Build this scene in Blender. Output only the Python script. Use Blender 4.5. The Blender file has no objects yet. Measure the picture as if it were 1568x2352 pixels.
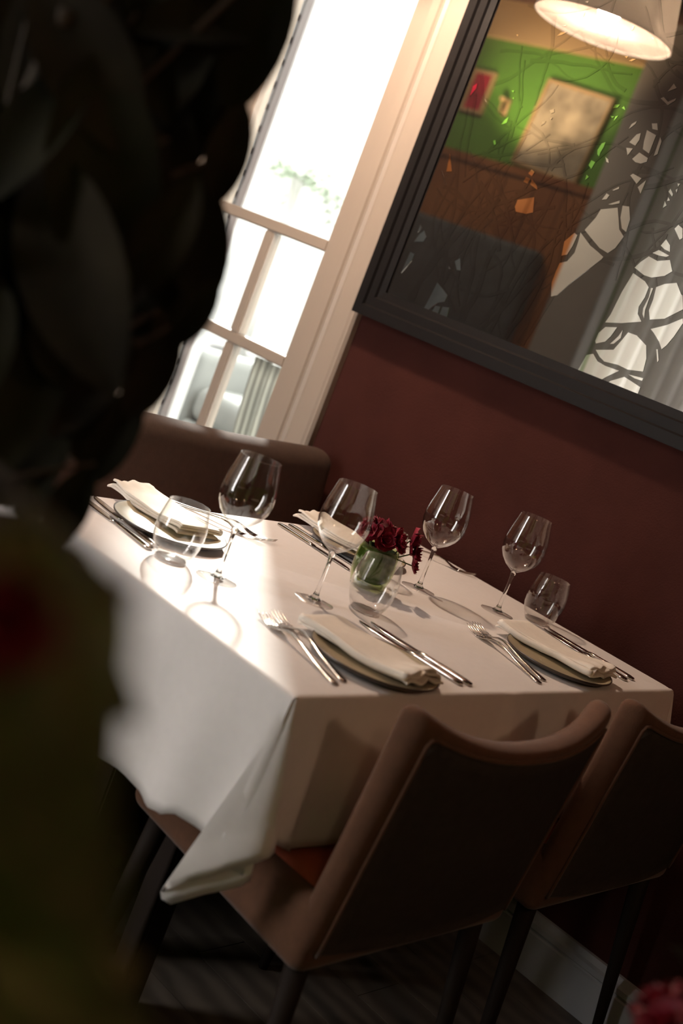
import bpy, bmesh, math, random
from mathutils import Vector, Matrix
PI = math.pi
random.seed(7)
S = bpy.context.scene
COL = S.collection

# ------------------------------------------------------------------ camera
cd = bpy.data.cameras.new('camera'); cam = bpy.data.objects.new('camera', cd); COL.objects.link(cam)
RM = Matrix(((0.64921923, -0.10049015, -0.75393377), (-0.67107567, 0.39088998, -0.62997022), (0.35801095, 0.91493538, 0.1863368)))
cam.matrix_world = Matrix.Translation((0, 0, 1.3)) @ RM.to_4x4()
cd.sensor_fit = 'VERTICAL'; cd.sensor_height = 36; cd.sensor_width = 24; cd.lens = 43.637
cd.clip_start = .02; cd.clip_end = 100
cd.dof.use_dof = True; cd.dof.focus_distance = 2.42; cd.dof.aperture_fstop = 2.8
S.camera = cam
# ------------------------------------------------------------------ sky, sun, daylight, exposure
w = bpy.data.worlds.new('sky'); S.world = w; w.use_nodes = True
bg = w.node_tree.nodes['Background']; bg.inputs[0].default_value = (1, .99, .97, 1); bg.inputs[1].default_value = 4.5
def lamp(name, kind, loc, energy, color, direction=None, **k):
    l = bpy.data.lights.new(name, kind); o = bpy.data.objects.new(name, l); COL.objects.link(o)
    l.energy = energy; l.color = color; o.location = loc
    for a, v in k.items(): setattr(l, a, v)
    if direction: o.rotation_euler = Vector(direction).to_track_quat('-Z', 'Y').to_euler()
    return o
sd = Vector((-.66, -.75, -.65))
lamp('sun', 'SUN', (6, 6, 6), 11.0, (1, .96, .9), sd, angle=math.radians(2.6))
lamp('cove_light', 'SPOT', (-.40, 4.45, 2.15), 130, (1, .72, .42), (-.5, 0, .75), spot_size=math.radians(100), spot_blend=.6, shadow_soft_size=.05)
lamp('wall_wash_fill', 'SPOT', (.15, 4.5, 2.92), 75, (1, .84, .62), (-1.05, 0, -1.0), spot_size=math.radians(95), spot_blend=.7, shadow_soft_size=.05)  # added spot without a fixture, brightens the green wall and panelling
lamp('street_daylight', 'AREA', (-1.15, 2.50, 1.6), 62, (1, .91, .93), (1, -.05, -.12), shape='RECTANGLE', size=.62, size_y=2.3)
S.view_settings.view_transform = 'Standard'; S.view_settings.look = 'None'
S.view_settings.exposure = 0; S.view_settings.gamma = 1
try: S.view_settings.use_curve_mapping = False
except Exception: pass
S.cycles.max_bounces = 10; S.cycles.transparent_max_bounces = 24; S.cycles.transmission_bounces = 8
S.cycles.use_denoising = True; S.cycles.sample_clamp_indirect = 6
S.cycles.blur_glossy = 0.1
S.cycles.use_adaptive_sampling = False

# ------------------------------------------------------------------ materials
def mat(name, col, rough=.6, metal=0, var=0, vscale=20, bump=0, bscale=200, **k):
    m = bpy.data.materials.new(name); m.use_nodes = True
    nt = m.node_tree; b = nt.nodes['Principled BSDF']
    b.inputs['Base Color'].default_value = (*col, 1); b.inputs['Roughness'].default_value = rough; b.inputs['Metallic'].default_value = metal
    for a, v in k.items(): b.inputs[a.replace('_', ' ')].default_value = v
    tc = nt.nodes.new('ShaderNodeTexCoord')
    if var:
        n = nt.nodes.new('ShaderNodeTexNoise'); n.inputs['Scale'].default_value = vscale; n.inputs['Detail'].default_value = 4
        r = nt.nodes.new('ShaderNodeMapRange'); r.inputs[1].default_value = .3; r.inputs[2].default_value = .7; r.inputs[3].default_value = 1 - var; r.inputs[4].default_value = 1 + var
        mx = nt.nodes.new('ShaderNodeVectorMath'); mx.operation = 'SCALE'; mx.inputs[0].default_value = col
        nt.links.new(tc.outputs['Object'], n.inputs[0]); nt.links.new(n.outputs[0], r.inputs[0]); nt.links.new(r.outputs[0], mx.inputs['Scale']); nt.links.new(mx.outputs[0], b.inputs['Base Color'])
    if bump:
        n = nt.nodes.new('ShaderNodeTexNoise'); n.inputs['Scale'].default_value = bscale; n.inputs['Detail'].default_value = 3
        bp = nt.nodes.new('ShaderNodeBump'); bp.inputs['Strength'].default_value = bump; bp.inputs['Distance'].default_value = .002
        nt.links.new(tc.outputs['Object'], n.inputs[0]); nt.links.new(n.outputs[0], bp.inputs['Height']); nt.links.new(bp.outputs[0], b.inputs['Normal'])
    return m
def mixmat(name, build):
    m = bpy.data.materials.new(name); m.use_nodes = True; nt = m.node_tree
    nt.nodes.remove(nt.nodes['Principled BSDF']); out = nt.nodes['Material Output']
    nt.links.new(build(nt), out.inputs[0]); return m
def clear_glass(name, tint=(1, 1, 1), ior=1.5, rough=0, refl=1.0, expo=4.5):
    def f(nt):
        t = nt.nodes.new('ShaderNodeBsdfTransparent'); t.inputs[0].default_value = (*tint, 1)
        g = nt.nodes.new('ShaderNodeBsdfGlossy'); g.inputs['Roughness'].default_value = rough; g.inputs[0].default_value = (refl, refl, refl, 1)
        lw = nt.nodes.new('ShaderNodeLayerWeight'); lw.inputs[0].default_value = .5
        pw = nt.nodes.new('ShaderNodeMath'); pw.operation = 'POWER'; pw.inputs[1].default_value = expo; nt.links.new(lw.outputs['Facing'], pw.inputs[0])
        f0 = ((ior - 1) / (ior + 1)) ** 2
        fr = nt.nodes.new('ShaderNodeMath'); fr.operation = 'MULTIPLY_ADD'; fr.inputs[1].default_value = 1 - f0; fr.inputs[2].default_value = f0; nt.links.new(pw.outputs[0], fr.inputs[0])
        mx = nt.nodes.new('ShaderNodeMixShader'); nt.links.new(fr.outputs[0], mx.inputs[0]); nt.links.new(t.outputs[0], mx.inputs[1]); nt.links.new(g.outputs[0], mx.inputs[2])
        return mx.outputs[0]
    return mixmat(name, f)
def translucent(name, col, f=.5):
    def b(nt):
        d = nt.nodes.new('ShaderNodeBsdfDiffuse'); d.inputs[0].default_value = (*col, 1)
        t = nt.nodes.new('ShaderNodeBsdfTranslucent'); t.inputs[0].default_value = (*col, 1)
        mx = nt.nodes.new('ShaderNodeMixShader'); mx.inputs[0].default_value = f
        nt.links.new(d.outputs[0], mx.inputs[1]); nt.links.new(t.outputs[0], mx.inputs[2]); return mx.outputs[0]
    return mixmat(name, b)
def dark_mirror(name, refl, col, rough=.015):
    def b(nt):
        d = nt.nodes.new('ShaderNodeBsdfDiffuse'); d.inputs[0].default_value = (*col, 1)
        g = nt.nodes.new('ShaderNodeBsdfGlossy'); g.inputs[0].default_value = (1, .97, .93, 1); g.inputs['Roughness'].default_value = rough
        mx = nt.nodes.new('ShaderNodeMixShader'); mx.inputs[0].default_value = refl
        nt.links.new(d.outputs[0], mx.inputs[1]); nt.links.new(g.outputs[0], mx.inputs[2]); return mx.outputs[0]
    return mixmat(name, b)
def wave_mat(name, c1, c2, scale, kind='WAVE', rough=.6, rot=(0, 0, 0), distortion=0.0):
    m = mat(name, c1, rough); nt = m.node_tree; b = nt.nodes['Principled BSDF']
    tc = nt.nodes['Texture Coordinate']; mp = nt.nodes.new('ShaderNodeMapping'); mp.inputs['Rotation'].default_value = rot
    t = nt.nodes.new('ShaderNodeTexWave'); t.inputs['Scale'].default_value = scale; t.inputs['Distortion'].default_value = distortion; t.inputs['Detail'].default_value = 3
    r = nt.nodes.new('ShaderNodeValToRGB'); r.color_ramp.elements[0].color = (*c1, 1); r.color_ramp.elements[1].color = (*c2, 1)
    nt.links.new(tc.outputs['Object'], mp.inputs[0]); nt.links.new(mp.outputs[0], t.inputs[0]); nt.links.new(t.outputs[1], r.inputs[0]); nt.links.new(r.outputs[0], b.inputs['Base Color'])
    return m
def diffuser_nodes(nt):
    a = nt.nodes.new('ShaderNodeBsdfTransparent'); t = nt.nodes.new('ShaderNodeBsdfTranslucent'); t.inputs[0].default_value = (.26, .22, .20, 1)
    mx = nt.nodes.new('ShaderNodeMixShader'); mx.inputs[0].default_value = .45; nt.links.new(a.outputs[0], mx.inputs[1]); nt.links.new(t.outputs[0], mx.inputs[2]); return mx.outputs[0]
M = dict(
    maroon=mat('maroon_plaster', (.046, .0135, .0105), .9, Specular_IOR_Level=.12, var=.12, vscale=6, bump=.5, bscale=260),
    trim=mat('cream_paint', (.37, .305, .25), .45, var=.03, vscale=3),
    brass_black=mat('black_metal', (.012, .012, .012), .35, .6),
    base=mat('grey_baseboard', (.30, .30, .31), .5),
    plank=wave_mat('oak_plank', (.075, .062, .05), (.12, .10, .08), 6, rough=.35, distortion=5),
    ceil=mat('dark_ceiling', (.16, .075, .055), .8),
    cloth=mat('white_linen', (.83, .79, .77), .85, var=.015, vscale=60, bump=.12, bscale=900),
    napkin=mat('cream_linen', (.84, .77, .68), .9, var=.03, vscale=60, bump=.3, bscale=700),
    plate=mat('olive_stoneware', (.36, .30, .19), .38, var=.10, vscale=30),
    rim=mat('dark_stoneware', (.06, .045, .035), .3),
    steel=mat('steel', (.62, .58, .54), .13, 1.0),
    glass=clear_glass('drinking_glass', (.985, .985, .98), 1.5, expo=3.0),
    foot=clear_glass('foot_glass', (.96, .96, .955), 1.75, expo=2.2),
    stem=mat('solid_glass', (1, 1, 1), 0, Transmission_Weight=1.0, IOR=1.45),
    pane=clear_glass('window_glass', (.97, .99, .98), 1.45),
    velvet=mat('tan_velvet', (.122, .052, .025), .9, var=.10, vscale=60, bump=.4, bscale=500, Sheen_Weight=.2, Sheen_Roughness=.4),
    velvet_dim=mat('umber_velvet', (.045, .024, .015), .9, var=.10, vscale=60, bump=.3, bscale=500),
    velvet_back=mat('shaded_back_velvet', (.095, .072, .056), .95, var=.10, vscale=60, bump=.4, bscale=500),  # chair-back copy of the velvet, shading put into its colour
    rust=mat('rust_velvet', (.42, .085, .035), .8, var=.08, vscale=50, bump=.3, bscale=500),
    leg=mat('dark_walnut', (.018, .012, .009), .7, Specular_IOR_Level=.15),
    frame=mat('black_lacquer', (.006, .005, .005), .55, Specular_IOR_Level=.15),
    panel=dark_mirror('black_glass', .17, (.013, .011, .010)),
    branch=dark_mirror('etched_black', .14, (.012, .010, .009), .015),
    mirror=mat('mirror', (.93, .93, .91), .01, 1.0),
    green=mat('green_paint', (.13, .36, .045), .7, var=.08, vscale=4),
    frieze=mat('ochre_paint', (.72, .50, .26), .8),
    wood=wave_mat('orange_wood', (.30, .10, .035), (.44, .17, .06), 3, rough=.4, distortion=4),
    column=mat('grey_plaster', (.58, .55, .52), .7, var=.04, vscale=5),
    curtain=translucent('sheer_curtain', (.92, .88, .85), .6),
    shade=translucent('lamp_shade_fabric', (.86, .82, .76), .5),
    diffuser=mixmat('pearl_diffuser', lambda nt: diffuser_nodes(nt)),
    bulb=mat('lit_bulb', (1, .8, .55), .5, Emission_Color=(1, .72, .45, 1), Emission_Strength=4.0),
    red=mat('red_print', (.55, .02, .06), .5, var=.3, vscale=14),
    gilt=mat('pale_gilt', (.60, .42, .22), .4),
    paper=mat('aged_print', (.42, .36, .27), .7, var=.55, vscale=7),
    slate=mat('slate_grey_felt', (.10, .12, .14), .8, var=.2, vscale=12),
    outwall=mat('white_render', (.82, .82, .80), .8),
    outgrey=mat('grey_stone', (.22, .22, .22), .8),
    outbrick=mat('pale_brick', (.30, .27, .24), .8, var=.1, vscale=3),
    outlight=mat('pale_stone', (.60, .60, .59), .8),
    terrace=mat('terrace_stone', (.22, .22, .21), .8, var=.1, vscale=5),
    cushion=mat('white_cushion', (.36, .37, .35), .9, var=.04, vscale=9),
    herring=wave_mat('herringbone_weave', (.50, .50, .46), (.28, .28, .26), 18, rough=.9, rot=(0.7, 0, 0)),
    leaf=mat('darkened_leaf', (.026, .024, .014), .9, Specular_IOR_Level=.1, var=.45, vscale=9),  # plant's upper leaves, darkened in colour in place of shade
    leaf_near=mat('lightened_leaf', (.19, .17, .08), .9, Specular_IOR_Level=.1, var=.4, vscale=9),  # same plant's near leaves, colour lightened in place of light
    leaf_warm=mat('bronze_leaf', (.032, .025, .016), .9, Specular_IOR_Level=.1, var=.5, vscale=9),  # bronze share of the upper leaves, darkened likewise
    palm=mat('palm_green', (.55, .62, .50), .6),
    bark=mat('brown_bark', (.06, .04, .025), .8),
    palm_bark=mat('pale_palm_bark', (.75, .74, .70), .8),
    pot=mat('charcoal_pot', (.04, .04, .04), .5),
    petal=mat('burgundy_petal', (.22, .006, .022), .55, var=.35, vscale=60),
    vase=clear_glass('green_vase_glass', (.78, .85, .62), 1.5),
    vleaf=mat('vase_leaf', (.055, .085, .022), .5, var=.2, vscale=40),
    water=clear_glass('water', (.96, .97, .93), 1.33),
    soil=mat('soil', (.03, .02, .015), .95),
)

# ------------------------------------------------------------------ helpers
def link(name, bm, m, parent=None, smooth=True, structure=False):
    me = bpy.data.meshes.new(name); bmesh.ops.recalc_face_normals(bm, faces=bm.faces[:]); bm.to_mesh(me); bm.free()
    for mm in (m if isinstance(m, (list, tuple)) else [m]): me.materials.append(mm)
    if smooth:
        for p in me.polygons: p.use_smooth = True
    o = bpy.data.objects.new(name, me); COL.objects.link(o)
    if parent: o.parent = parent
    if structure: o['kind'] = 'structure'
    return o
def sharp(o, ang=40):
    o.data.set_sharp_from_angle(angle=math.radians(ang)); return o
def empty(name, label, cat, loc=(0, 0, 0), rz=0, group=None):
    o = bpy.data.objects.new(name, None); COL.objects.link(o); o.location = loc; o.rotation_euler = (0, 0, rz); o.empty_display_size = .05
    o['label'] = label; o['category'] = cat
    if group: o['group'] = group
    return o
def tag(o, label, cat, group=None):
    o['label'] = label; o['category'] = cat
    if group: o['group'] = group
    return o
def dup(root, loc, rz=0, label=None):
    r = root.copy(); COL.objects.link(r); r.location = loc; r.rotation_euler = (0, 0, rz)
    if label: r['label'] = label
    for ch in list(root.children):
        c = ch.copy(); COL.objects.link(c); c.parent = r
        for g in ch.children:
            d = g.copy(); COL.objects.link(d); d.parent = c
    return r
def box(bm, x0, y0, z0, x1, y1, z1, bev=0):
    vs = [bm.verts.new((x, y, z)) for x in (x0, x1) for y in (y0, y1) for z in (z0, z1)]
    fs = [bm.faces.new([vs[i] for i in q]) for q in ((0, 1, 3, 2), (4, 6, 7, 5), (0, 4, 5, 1), (2, 3, 7, 6), (0, 2, 6, 4), (1, 5, 7, 3))]
    if bev:
        es = set(e for f in fs for e in f.edges)
        bmesh.ops.bevel(bm, geom=list(es), offset=bev, segments=2, affect='EDGES')
def B(name, b, m, parent=None, bev=0, structure=False):
    bm = bmesh.new(); box(bm, *b, bev=bev); o = link(name, bm, m, parent, smooth=bool(bev), structure=structure)
    return sharp(o) if bev else o
def rbox(bm, h, r, n, fn=None, c=(0, 0, 0)):
    """rounded box: half sizes h, corner radius r, n inner cuts per axis, deform fn"""
    ax = []
    for k in range(3):
        rr = min(r, h[k] * .999)
        a = [-h[k], -h[k] + rr * .3, -h[k] + rr * .65]
        a += [-h[k] + rr + (2 * h[k] - 2 * rr) * i / n[k] for i in range(n[k] + 1)]
        a += [h[k] - rr * .65, h[k] - rr * .3, h[k]]; ax.append(a)
    V = {}
    def v(i, j, k):
        if (i, j, k) not in V:
            p = Vector((ax[0][i], ax[1][j], ax[2][k])); q = Vector([max(-h[t] + min(r, h[t] * .999), min(h[t] - min(r, h[t] * .999), p[t])) for t in range(3)])
            d = p - q
            if d.length > 1e-9: p = q + Vector([d[t] for t in range(3)]).normalized() * min(r, min(h) * .999)
            if fn: p = Vector(fn(p))
            V[(i, j, k)] = bm.verts.new(p + Vector(c))
        return V[(i, j, k)]
    N = [len(a) - 1 for a in ax]
    for (a, b2, cc) in ((0, 1, 2), (1, 2, 0), (0, 2, 1)):
        for side in (0, N[cc]):
            for i in range(N[a]):
                for j in range(N[b2]):
                    q = []
                    for (di, dj) in ((0, 0), (1, 0), (1, 1), (0, 1)):
                        t = [0, 0, 0]; t[a] = i + di; t[b2] = j + dj; t[cc] = side; q.append(v(*t))
                    try: bm.faces.new(q)
                    except ValueError: pass
def lathe(bm, prof, n=48, c=(0, 0, 0), close=False):
    rings = []
    for r, z in prof:
        if r < 1e-6: rings.append([bm.verts.new((c[0], c[1], c[2] + z))])
        else: rings.append([bm.verts.new((c[0] + r * math.cos(2 * PI * i / n), c[1] + r * math.sin(2 * PI * i / n), c[2] + z)) for i in range(n)])
    if close: rings.append(rings[0])
    for a, b2 in zip(rings, rings[1:]):
        for i in range(n):
            j = (i + 1) % n
            if len(a) == 1 and len(b2) == 1: continue
            if len(a) == 1: bm.faces.new((a[0], b2[i], b2[j]))
            elif len(b2) == 1: bm.faces.new((a[i], b2[0], a[j]))
            else: bm.faces.new((a[i], b2[i], b2[j], a[j]))
def tube(bm, pts, rad, n=8, cap=True, flat=1.0, up=(0, 0, 1)):
    pts = [Vector(p) for p in pts]; rings = []
    for i, p in enumerate(pts):
        t = (pts[min(i + 1, len(pts) - 1)] - pts[max(i - 1, 0)]).normalized()
        u = Vector(up); s = t.cross(u)
        if s.length < 1e-3: s = t.cross(Vector((1, 0, 0)))
        s.normalize(); u = s.cross(t).normalized()
        r = rad[i] if isinstance(rad, (list, tuple)) else rad
        rings.append([bm.verts.new(p + s * math.cos(2 * PI * k / n) * r + u * math.sin(2 * PI * k / n) * r * flat) for k in range(n)])
    for a, b2 in zip(rings, rings[1:]):
        for k in range(n): bm.faces.new((a[k], a[(k + 1) % n], b2[(k + 1) % n], b2[k]))
    if cap:
        bm.faces.new(rings[0][::-1]); bm.faces.new(rings[-1])
def strip(bm, secs, n=8):
    """closed loft: secs = (x centre, y, z centre, half width, half thickness)"""
    rings = []
    for (x, y, z, hw, ht) in secs:
        rings.append([bm.verts.new((x + hw * math.copysign(abs(math.cos(a)) ** .6, math.cos(a)), y, z + ht * math.copysign(abs(math.sin(a)) ** .8, math.sin(a)))) for a in [2 * PI * (k + .5) / n for k in range(n)]])
    for a, b2 in zip(rings, rings[1:]):
        for k in range(n): bm.faces.new((a[k], a[(k + 1) % n], b2[(k + 1) % n], b2[k]))
    bm.faces.new(rings[0][::-1]); bm.faces.new(rings[-1])
def prism(bm, poly, x0, x1):
    """polygon in (y, z) extruded along x"""
    a = [bm.verts.new((x0, y, z)) for y, z in poly]; b2 = [bm.verts.new((x1, y, z)) for y, z in poly]
    n = len(poly); bm.faces.new(a); bm.faces.new(b2[::-1])
    for i in range(n): bm.faces.new((a[i], a[(i + 1) % n], b2[(i + 1) % n], b2[i]))
def lerp(a, b2, t): return a + (b2 - a) * t

# ------------------------------------------------------------------ the room
WX = 2.44
bm = bmesh.new()
box(bm, WX, -1.6, 0, WX + .07, 2.30, 3.0); box(bm, WX, 3.05, 0, WX + .07, 6.0, 3.0); box(bm, WX, 2.30, 2.72, WX + .07, 3.05, 3.0)
link('wall_right', bm, M['maroon'], smooth=False, structure=True)
bm = bmesh.new()
box(bm, -1.1, -1.6, 0, -.9, 2.15, 3.0); box(bm, -1.1, 3.56, 0, -.9, 6.0, 3.0); box(bm, -1.1, 2.15, 2.75, -.9, 3.56, 3.0); box(bm, -1.1, 2.15, 0, -.9, 3.56, .25)
link('wall_left', bm, M['green'], smooth=False, structure=True)
B('wall_far', (-1.1, 6.0, 0, WX + .07, 6.2, 3.0), M['wood'], structure=True)
B('wall_near', (-1.1, -1.8, 0, WX + .07, -1.6, 3.0), M['maroon'], structure=True)
B('ceiling', (-1.1, -1.8, 3.0, WX + .07, 6.2, 3.15), M['ceil'], structure=True)
fl = B('floor', (-1.1, -1.8, -.1, WX + .07, 6.2, -.014), M['leg'], structure=True)
pl = None
rp = random.Random(3)
x = -.9
while x < WX - .01:
    y = -1.6 - rp.random() * .8
    while y < 6.0:
        L = 1.3 + rp.random() * .5
        y0, y1 = max(y, -1.6), min(y + L, 6.0)
        if y1 > y0 + .02:
            B('plank', (x + .001, y0 + .001, -.014, min(x + .129, WX) - .001, y1 - .001, rp.uniform(-.0012, 0)), M['plank'], fl)
        y += L
    x += .129
# baseboard with moulding, along the maroon wall
bm = bmesh.new()
prism(bm, [(0, 0), (-.016, 0), (-.016, .092), (-.013, .096), (-.013, .100), (-.017, .104), (-.017, .116), (-.012, .122), (-.006, .135), (0, .137)], 0, 1)
for v in bm.verts: v.co = Vector((WX + v.co.y, lerp(-1.6, 2.21, v.co.x), v.co.z))
link('baseboard_right', bm, M['base'], smooth=False, structure=True)
# left wall dressing seen in the mirror glass
wl = -.9
B('trim_1', (wl, 3.56, 2.79, wl + .05, 6.0, 3.0), M['frieze'], structure=True)
B('trim_2', (wl, 3.9, 2.08, wl + .045, 6.0, 2.125), M['wood'], structure=True)
tp = B('trim_3', (wl, 3.9, 0, wl + .01, 6.0, 2.08), M['leg'], structure=True)
y = 3.9
while y < 5.98:
    B('panel', (wl + .01, y + .004, .02, wl + .025, min(y + .206, 5.998), 2.08), M['wood'], tp); y += .21
B('trim_4', (wl, 3.60, 0, wl + .12, 3.885, 3.0), M['column'], structure=True)

# ------------------------------------------------------------------ french window in the maroon wall
Y0, Y1 = 2.445, 2.925       # glass edges
win = B('window_1', (WX + .012, Y0 - .078, .02, WX + .060, Y0, 2.70), M['trim'], bev=.003, structure=True)
B('stile', (WX + .012, Y1, .02, WX + .060, Y1 + .075, 2.70), M['trim'], win, .003)
B('rail', (WX + .012, Y0, 2.62, WX + .060, Y1, 2.70), M['trim'], win, .003)
B('rail', (WX + .012, Y0, .02, WX + .060, Y1, .22), M['trim'], win, .003)
for z in (1.318, .980, .640): B('glazing_bar', (WX + .016, Y0, z - .016, WX + .056, Y1, z + .016), M['trim'], win, .004)
for a, b2 in ((.22, .624), (.656, .964), (.996, 1.302)): B('muntin', (WX + .017, 2.664, a, WX + .055, 2.702, b2), M['trim'], win, .004)
B('pane', (WX + .034, Y0, 1.334, WX + .038, Y1, 2.62), M['pane'], win)
for a, b2 in ((.22, .624), (.656, .964), (.996, 1.302)):
    B('pane', (WX + .034, Y0, a, WX + .038, 2.664, b2), M['pane'], win); B('pane', (WX + .034, 2.702, a, WX + .038, Y1, b2), M['pane'], win)
for z in (1.825, 1.037, .35):
    bm = bmesh.new(); tube(bm, [(WX + .006, Y0 - .080, z - .046), (WX + .006, Y0 - .080, z + .046)], .0065, 10)
    tube(bm, [(WX + .006, Y0 - .080, z + .046), (WX + .006, Y0 - .080, z + .052)], .0045, 8)
    link('hinge', bm, M['brass_black'], win)
# moulded casing round the opening
def casing(name, yseam, sgn):
    prof = [(0, 0), (0, -.016), (.004, -.020), (.030, -.020), (.034, -.014), (.038, -.014), (.042, -.022), (.052, -.026), (.062, -.022), (.070, -.024), (.100, -.024), (.104, -.030), (.128, -.030), (.134, -.026), (.140, -.026), (.146, -.018), (.146, 0)]
    bm = bmesh.new()
    a = [bm.verts.new((WX + d, yseam + sgn * t, 0)) for t, d in prof]; b3 = [bm.verts.new((WX + d, yseam + sgn * t, 2.86)) for t, d in prof]
    n = len(prof); bm.faces.new(a); bm.faces.new(b3[::-1])
    for i in range(n): bm.faces.new((a[i], a[(i + 1) % n], b3[(i + 1) % n], b3[i]))
    link(name, bm, M['trim'], smooth=False, structure=True)
casing('trim_5', 2.364, -1); casing('trim_6', 3.003, 1)
B('trim_7', (WX - .022, 2.364, 2.704, WX, 3.003, 2.86), M['trim'], structure=True)
B('trim_8', (WX, 2.30, 0, WX + .07, 2.364, 2.72), M['trim'], structure=True)
B('trim_9', (WX, 3.003, 0, WX + .07, 3.05, 2.72), M['trim'], structure=True)

# ------------------------------------------------------------------ outside the window
B('floor_terrace', (WX + .07, 0, -.12, 9, 12, -.02), M['terrace'], structure=True)
B('wall_street', (7.2, 0, -.1, 7.4, 13, 3.4), M['outwall'], structure=True)
B('wall_sky_block', (-5.2, -6, -.1, -5.0, 14, 6.0), M['outbrick'], structure=True)  # wall added to dim the sky behind the sheer curtain
B('floor_lane', (-5.0, -6, -.12, -1.1, 14, -.02), M['terrace'], structure=True)
pil = empty('fluted_pilaster', 'white stone pilaster with a column of dentil blocks, outside beyond the tall window', 'pilaster', (3.3, 3.83, -.02))
B('shaft', (.02, .0, 0, .07, .62, 3.2), M['outgrey'], pil, .006)  # extended above the view, shaped to shade the far-left table corner
B('edge_strip', (0, -.03, 0, .06, .02, 3.2), M['outwall'], pil, .004)
k = 0; z = .1
while z < 3.1:
    bm = bmesh.new(); prism(bm, [(.03, z), (.03, z + .062), (.12, z + .045), (.12, z + .018)], -.05, .05); link('dentil', bm, M['outlight'], pil, smooth=False); z += .088
sofa = empty('terrace_sofa', 'white cushioned sofa on the terrace outside the window', 'sofa', (3.75, 3.15, -.02))
bm = bmesh.new(); rbox(bm, (.42, .75, .20), .04, (2, 3, 1), c=(.42, .35, .20)); link('base', bm, M['cushion'], sofa)
for i in range(2):
    bm = bmesh.new(); rbox(bm, (.38, .36, .085), .06, (3, 3, 1), c=(.40, -.02 + i * .74, .49)); link('seat_cushion', bm, M['cushion'], sofa)
    bm = bmesh.new(); rbox(bm, (.10, .36, .22), .08, (1, 3, 3), lambda p: (p[0] + p[2] * .3, p[1], p[2]), c=(.68, -.02 + i * .74, .76)); link('back_cushion', bm, M['cushion'], sofa)
bm = bmesh.new(); rbox(bm, (.42, .09, .32), .05, (2, 1, 2), c=(.42, -.48, .40)); link('arm', bm, M['cushion'], sofa)
bm = bmesh.new(); rbox(bm, (.42, .09, .32), .05, (2, 1, 2), c=(.42, 1.18, .40)); link('arm', bm, M['cushion'], sofa)
bm = bmesh.new(); n = 14
for i in range(n + 1):
    for j in range(17):
        t = i / n; bm.verts.new((2.86 + .02 * math.sin(t * 14), 2.80 + t * .18 + .012 * math.sin(j * .5), .03 + j * .058))
bm.verts.ensure_lookup_table()
for i in range(n):
    for j in range(16): bm.faces.new([bm.verts[i * 17 + j], bm.verts[(i + 1) * 17 + j], bm.verts[(i + 1) * 17 + j + 1], bm.verts[i * 17 + j + 1]])
bmesh.ops.solidify(bm, geom=bm.faces[:], thickness=.012)
o = link('woven_screen', bm, M['herring']); o.location.z = -.05
tag(o, 'herringbone-patterned woven cloth screen hanging outside the lowest visible pane', 'screen')
pm = empty('potted_palm', 'palm with feathery fronds outside, dim through the bright upper pane', 'palm', (6.3, 6.75, -.02))
bm = bmesh.new(); lathe(bm, [(0, 0), (.17, 0), (.22, .4), (.20, .4), (.18, .36), (0, .36)], 24); link('pot', bm, M['outgrey'], pm)
bm = bmesh.new(); tube(bm, [(0, 0, .3), (.03, .02, .9), (0, .03, 1.75)], [.06, .05, .045], 10); link('trunk', bm, M['palm_bark'], pm)
for i in range(11):
    a = i * 2.4; el = .3 + .5 * ((i * 7) % 5) / 5; bm = bmesh.new(); pts = []
    for j in range(9):
        s = j / 8; pts.append(Vector((math.cos(a) * s * .75 * math.cos(el), math.sin(a) * s * .75 * math.cos(el), 1.72 + .75 * s * math.sin(el) - .45 * s * s)))
    tube(bm, pts, .008, 5)
    for j in range(1, 9):
        for sg in (-1, 1):
            p = pts[j]; d = Vector((-math.sin(a), math.cos(a), 0)) * sg; L = .20 * (1 - .5 * (j / 8))
            q = p + d * L + Vector((math.cos(a), math.sin(a), 0)) * .08 + Vector((0, 0, -.08)); m_ = (pts[j] - pts[j - 1]) * .28
            f = [bm.verts.new(v) for v in (p - m_, p + m_, q)]; bm.faces.new(f)
    link('frond', bm, M['palm'], pm)

# ------------------------------------------------------------------ street window opposite, seen only in the mirror
w2 = B('window_2', (wl - .12, 2.15, .25, wl - .04, 2.22, 2.75), M['trim'], structure=True)
B('stile', (wl - .12, 3.49, .25, wl - .04, 3.56, 2.75), M['trim'], w2); B('rail', (wl - .12, 2.22, .25, wl - .04, 3.49, .33), M['trim'], w2); B('rail', (wl - .12, 2.22, 2.67, wl - .04, 3.49, 2.75), M['trim'], w2); B('glazing_bar', (wl - .11, 2.83, .33, wl - .05, 2.87, 2.67), M['trim'], w2)
B('pane', (wl - .085, 2.22, .33, wl - .080, 2.83, 2.67), M['pane'], w2); B('pane', (wl - .085, 2.87, .33, wl - .080, 3.49, 2.67), M['pane'], w2)
def curtain(name, y0, y1, label, folds):
    bm = bmesh.new(); n = folds * 8; rows = 8
    for i in range(n + 1):
        for j in range(rows + 1):
            t = i / n; bm.verts.new((wl + .09 + .028 * math.sin(t * folds * 2 * PI + .3 * j) + .008 * math.sin(t * 31), lerp(y0, y1, t), .06 + 2.72 * j / rows))
    bm.verts.ensure_lookup_table(); r1 = rows + 1
    for i in range(n):
        for j in range(rows): bm.faces.new([bm.verts[i * r1 + j], bm.verts[(i + 1) * r1 + j], bm.verts[(i + 1) * r1 + j + 1], bm.verts[i * r1 + j + 1]])
    c = empty(name, label, 'curtain', (0, 0, 0)); link('drape', bm, M['curtain'], c)
    bm = bmesh.new(); tube(bm, [(wl + .09, y0 - .02, 2.80), (wl + .09, y1 + .02, 2.80)], .012, 10); link('rod', bm, M['brass_black'], c)
curtain('sheer_curtain', 2.88, 3.52, 'pale sheer curtain in soft folds beside the grey column, seen through the mirror cut-outs', 7)

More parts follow.
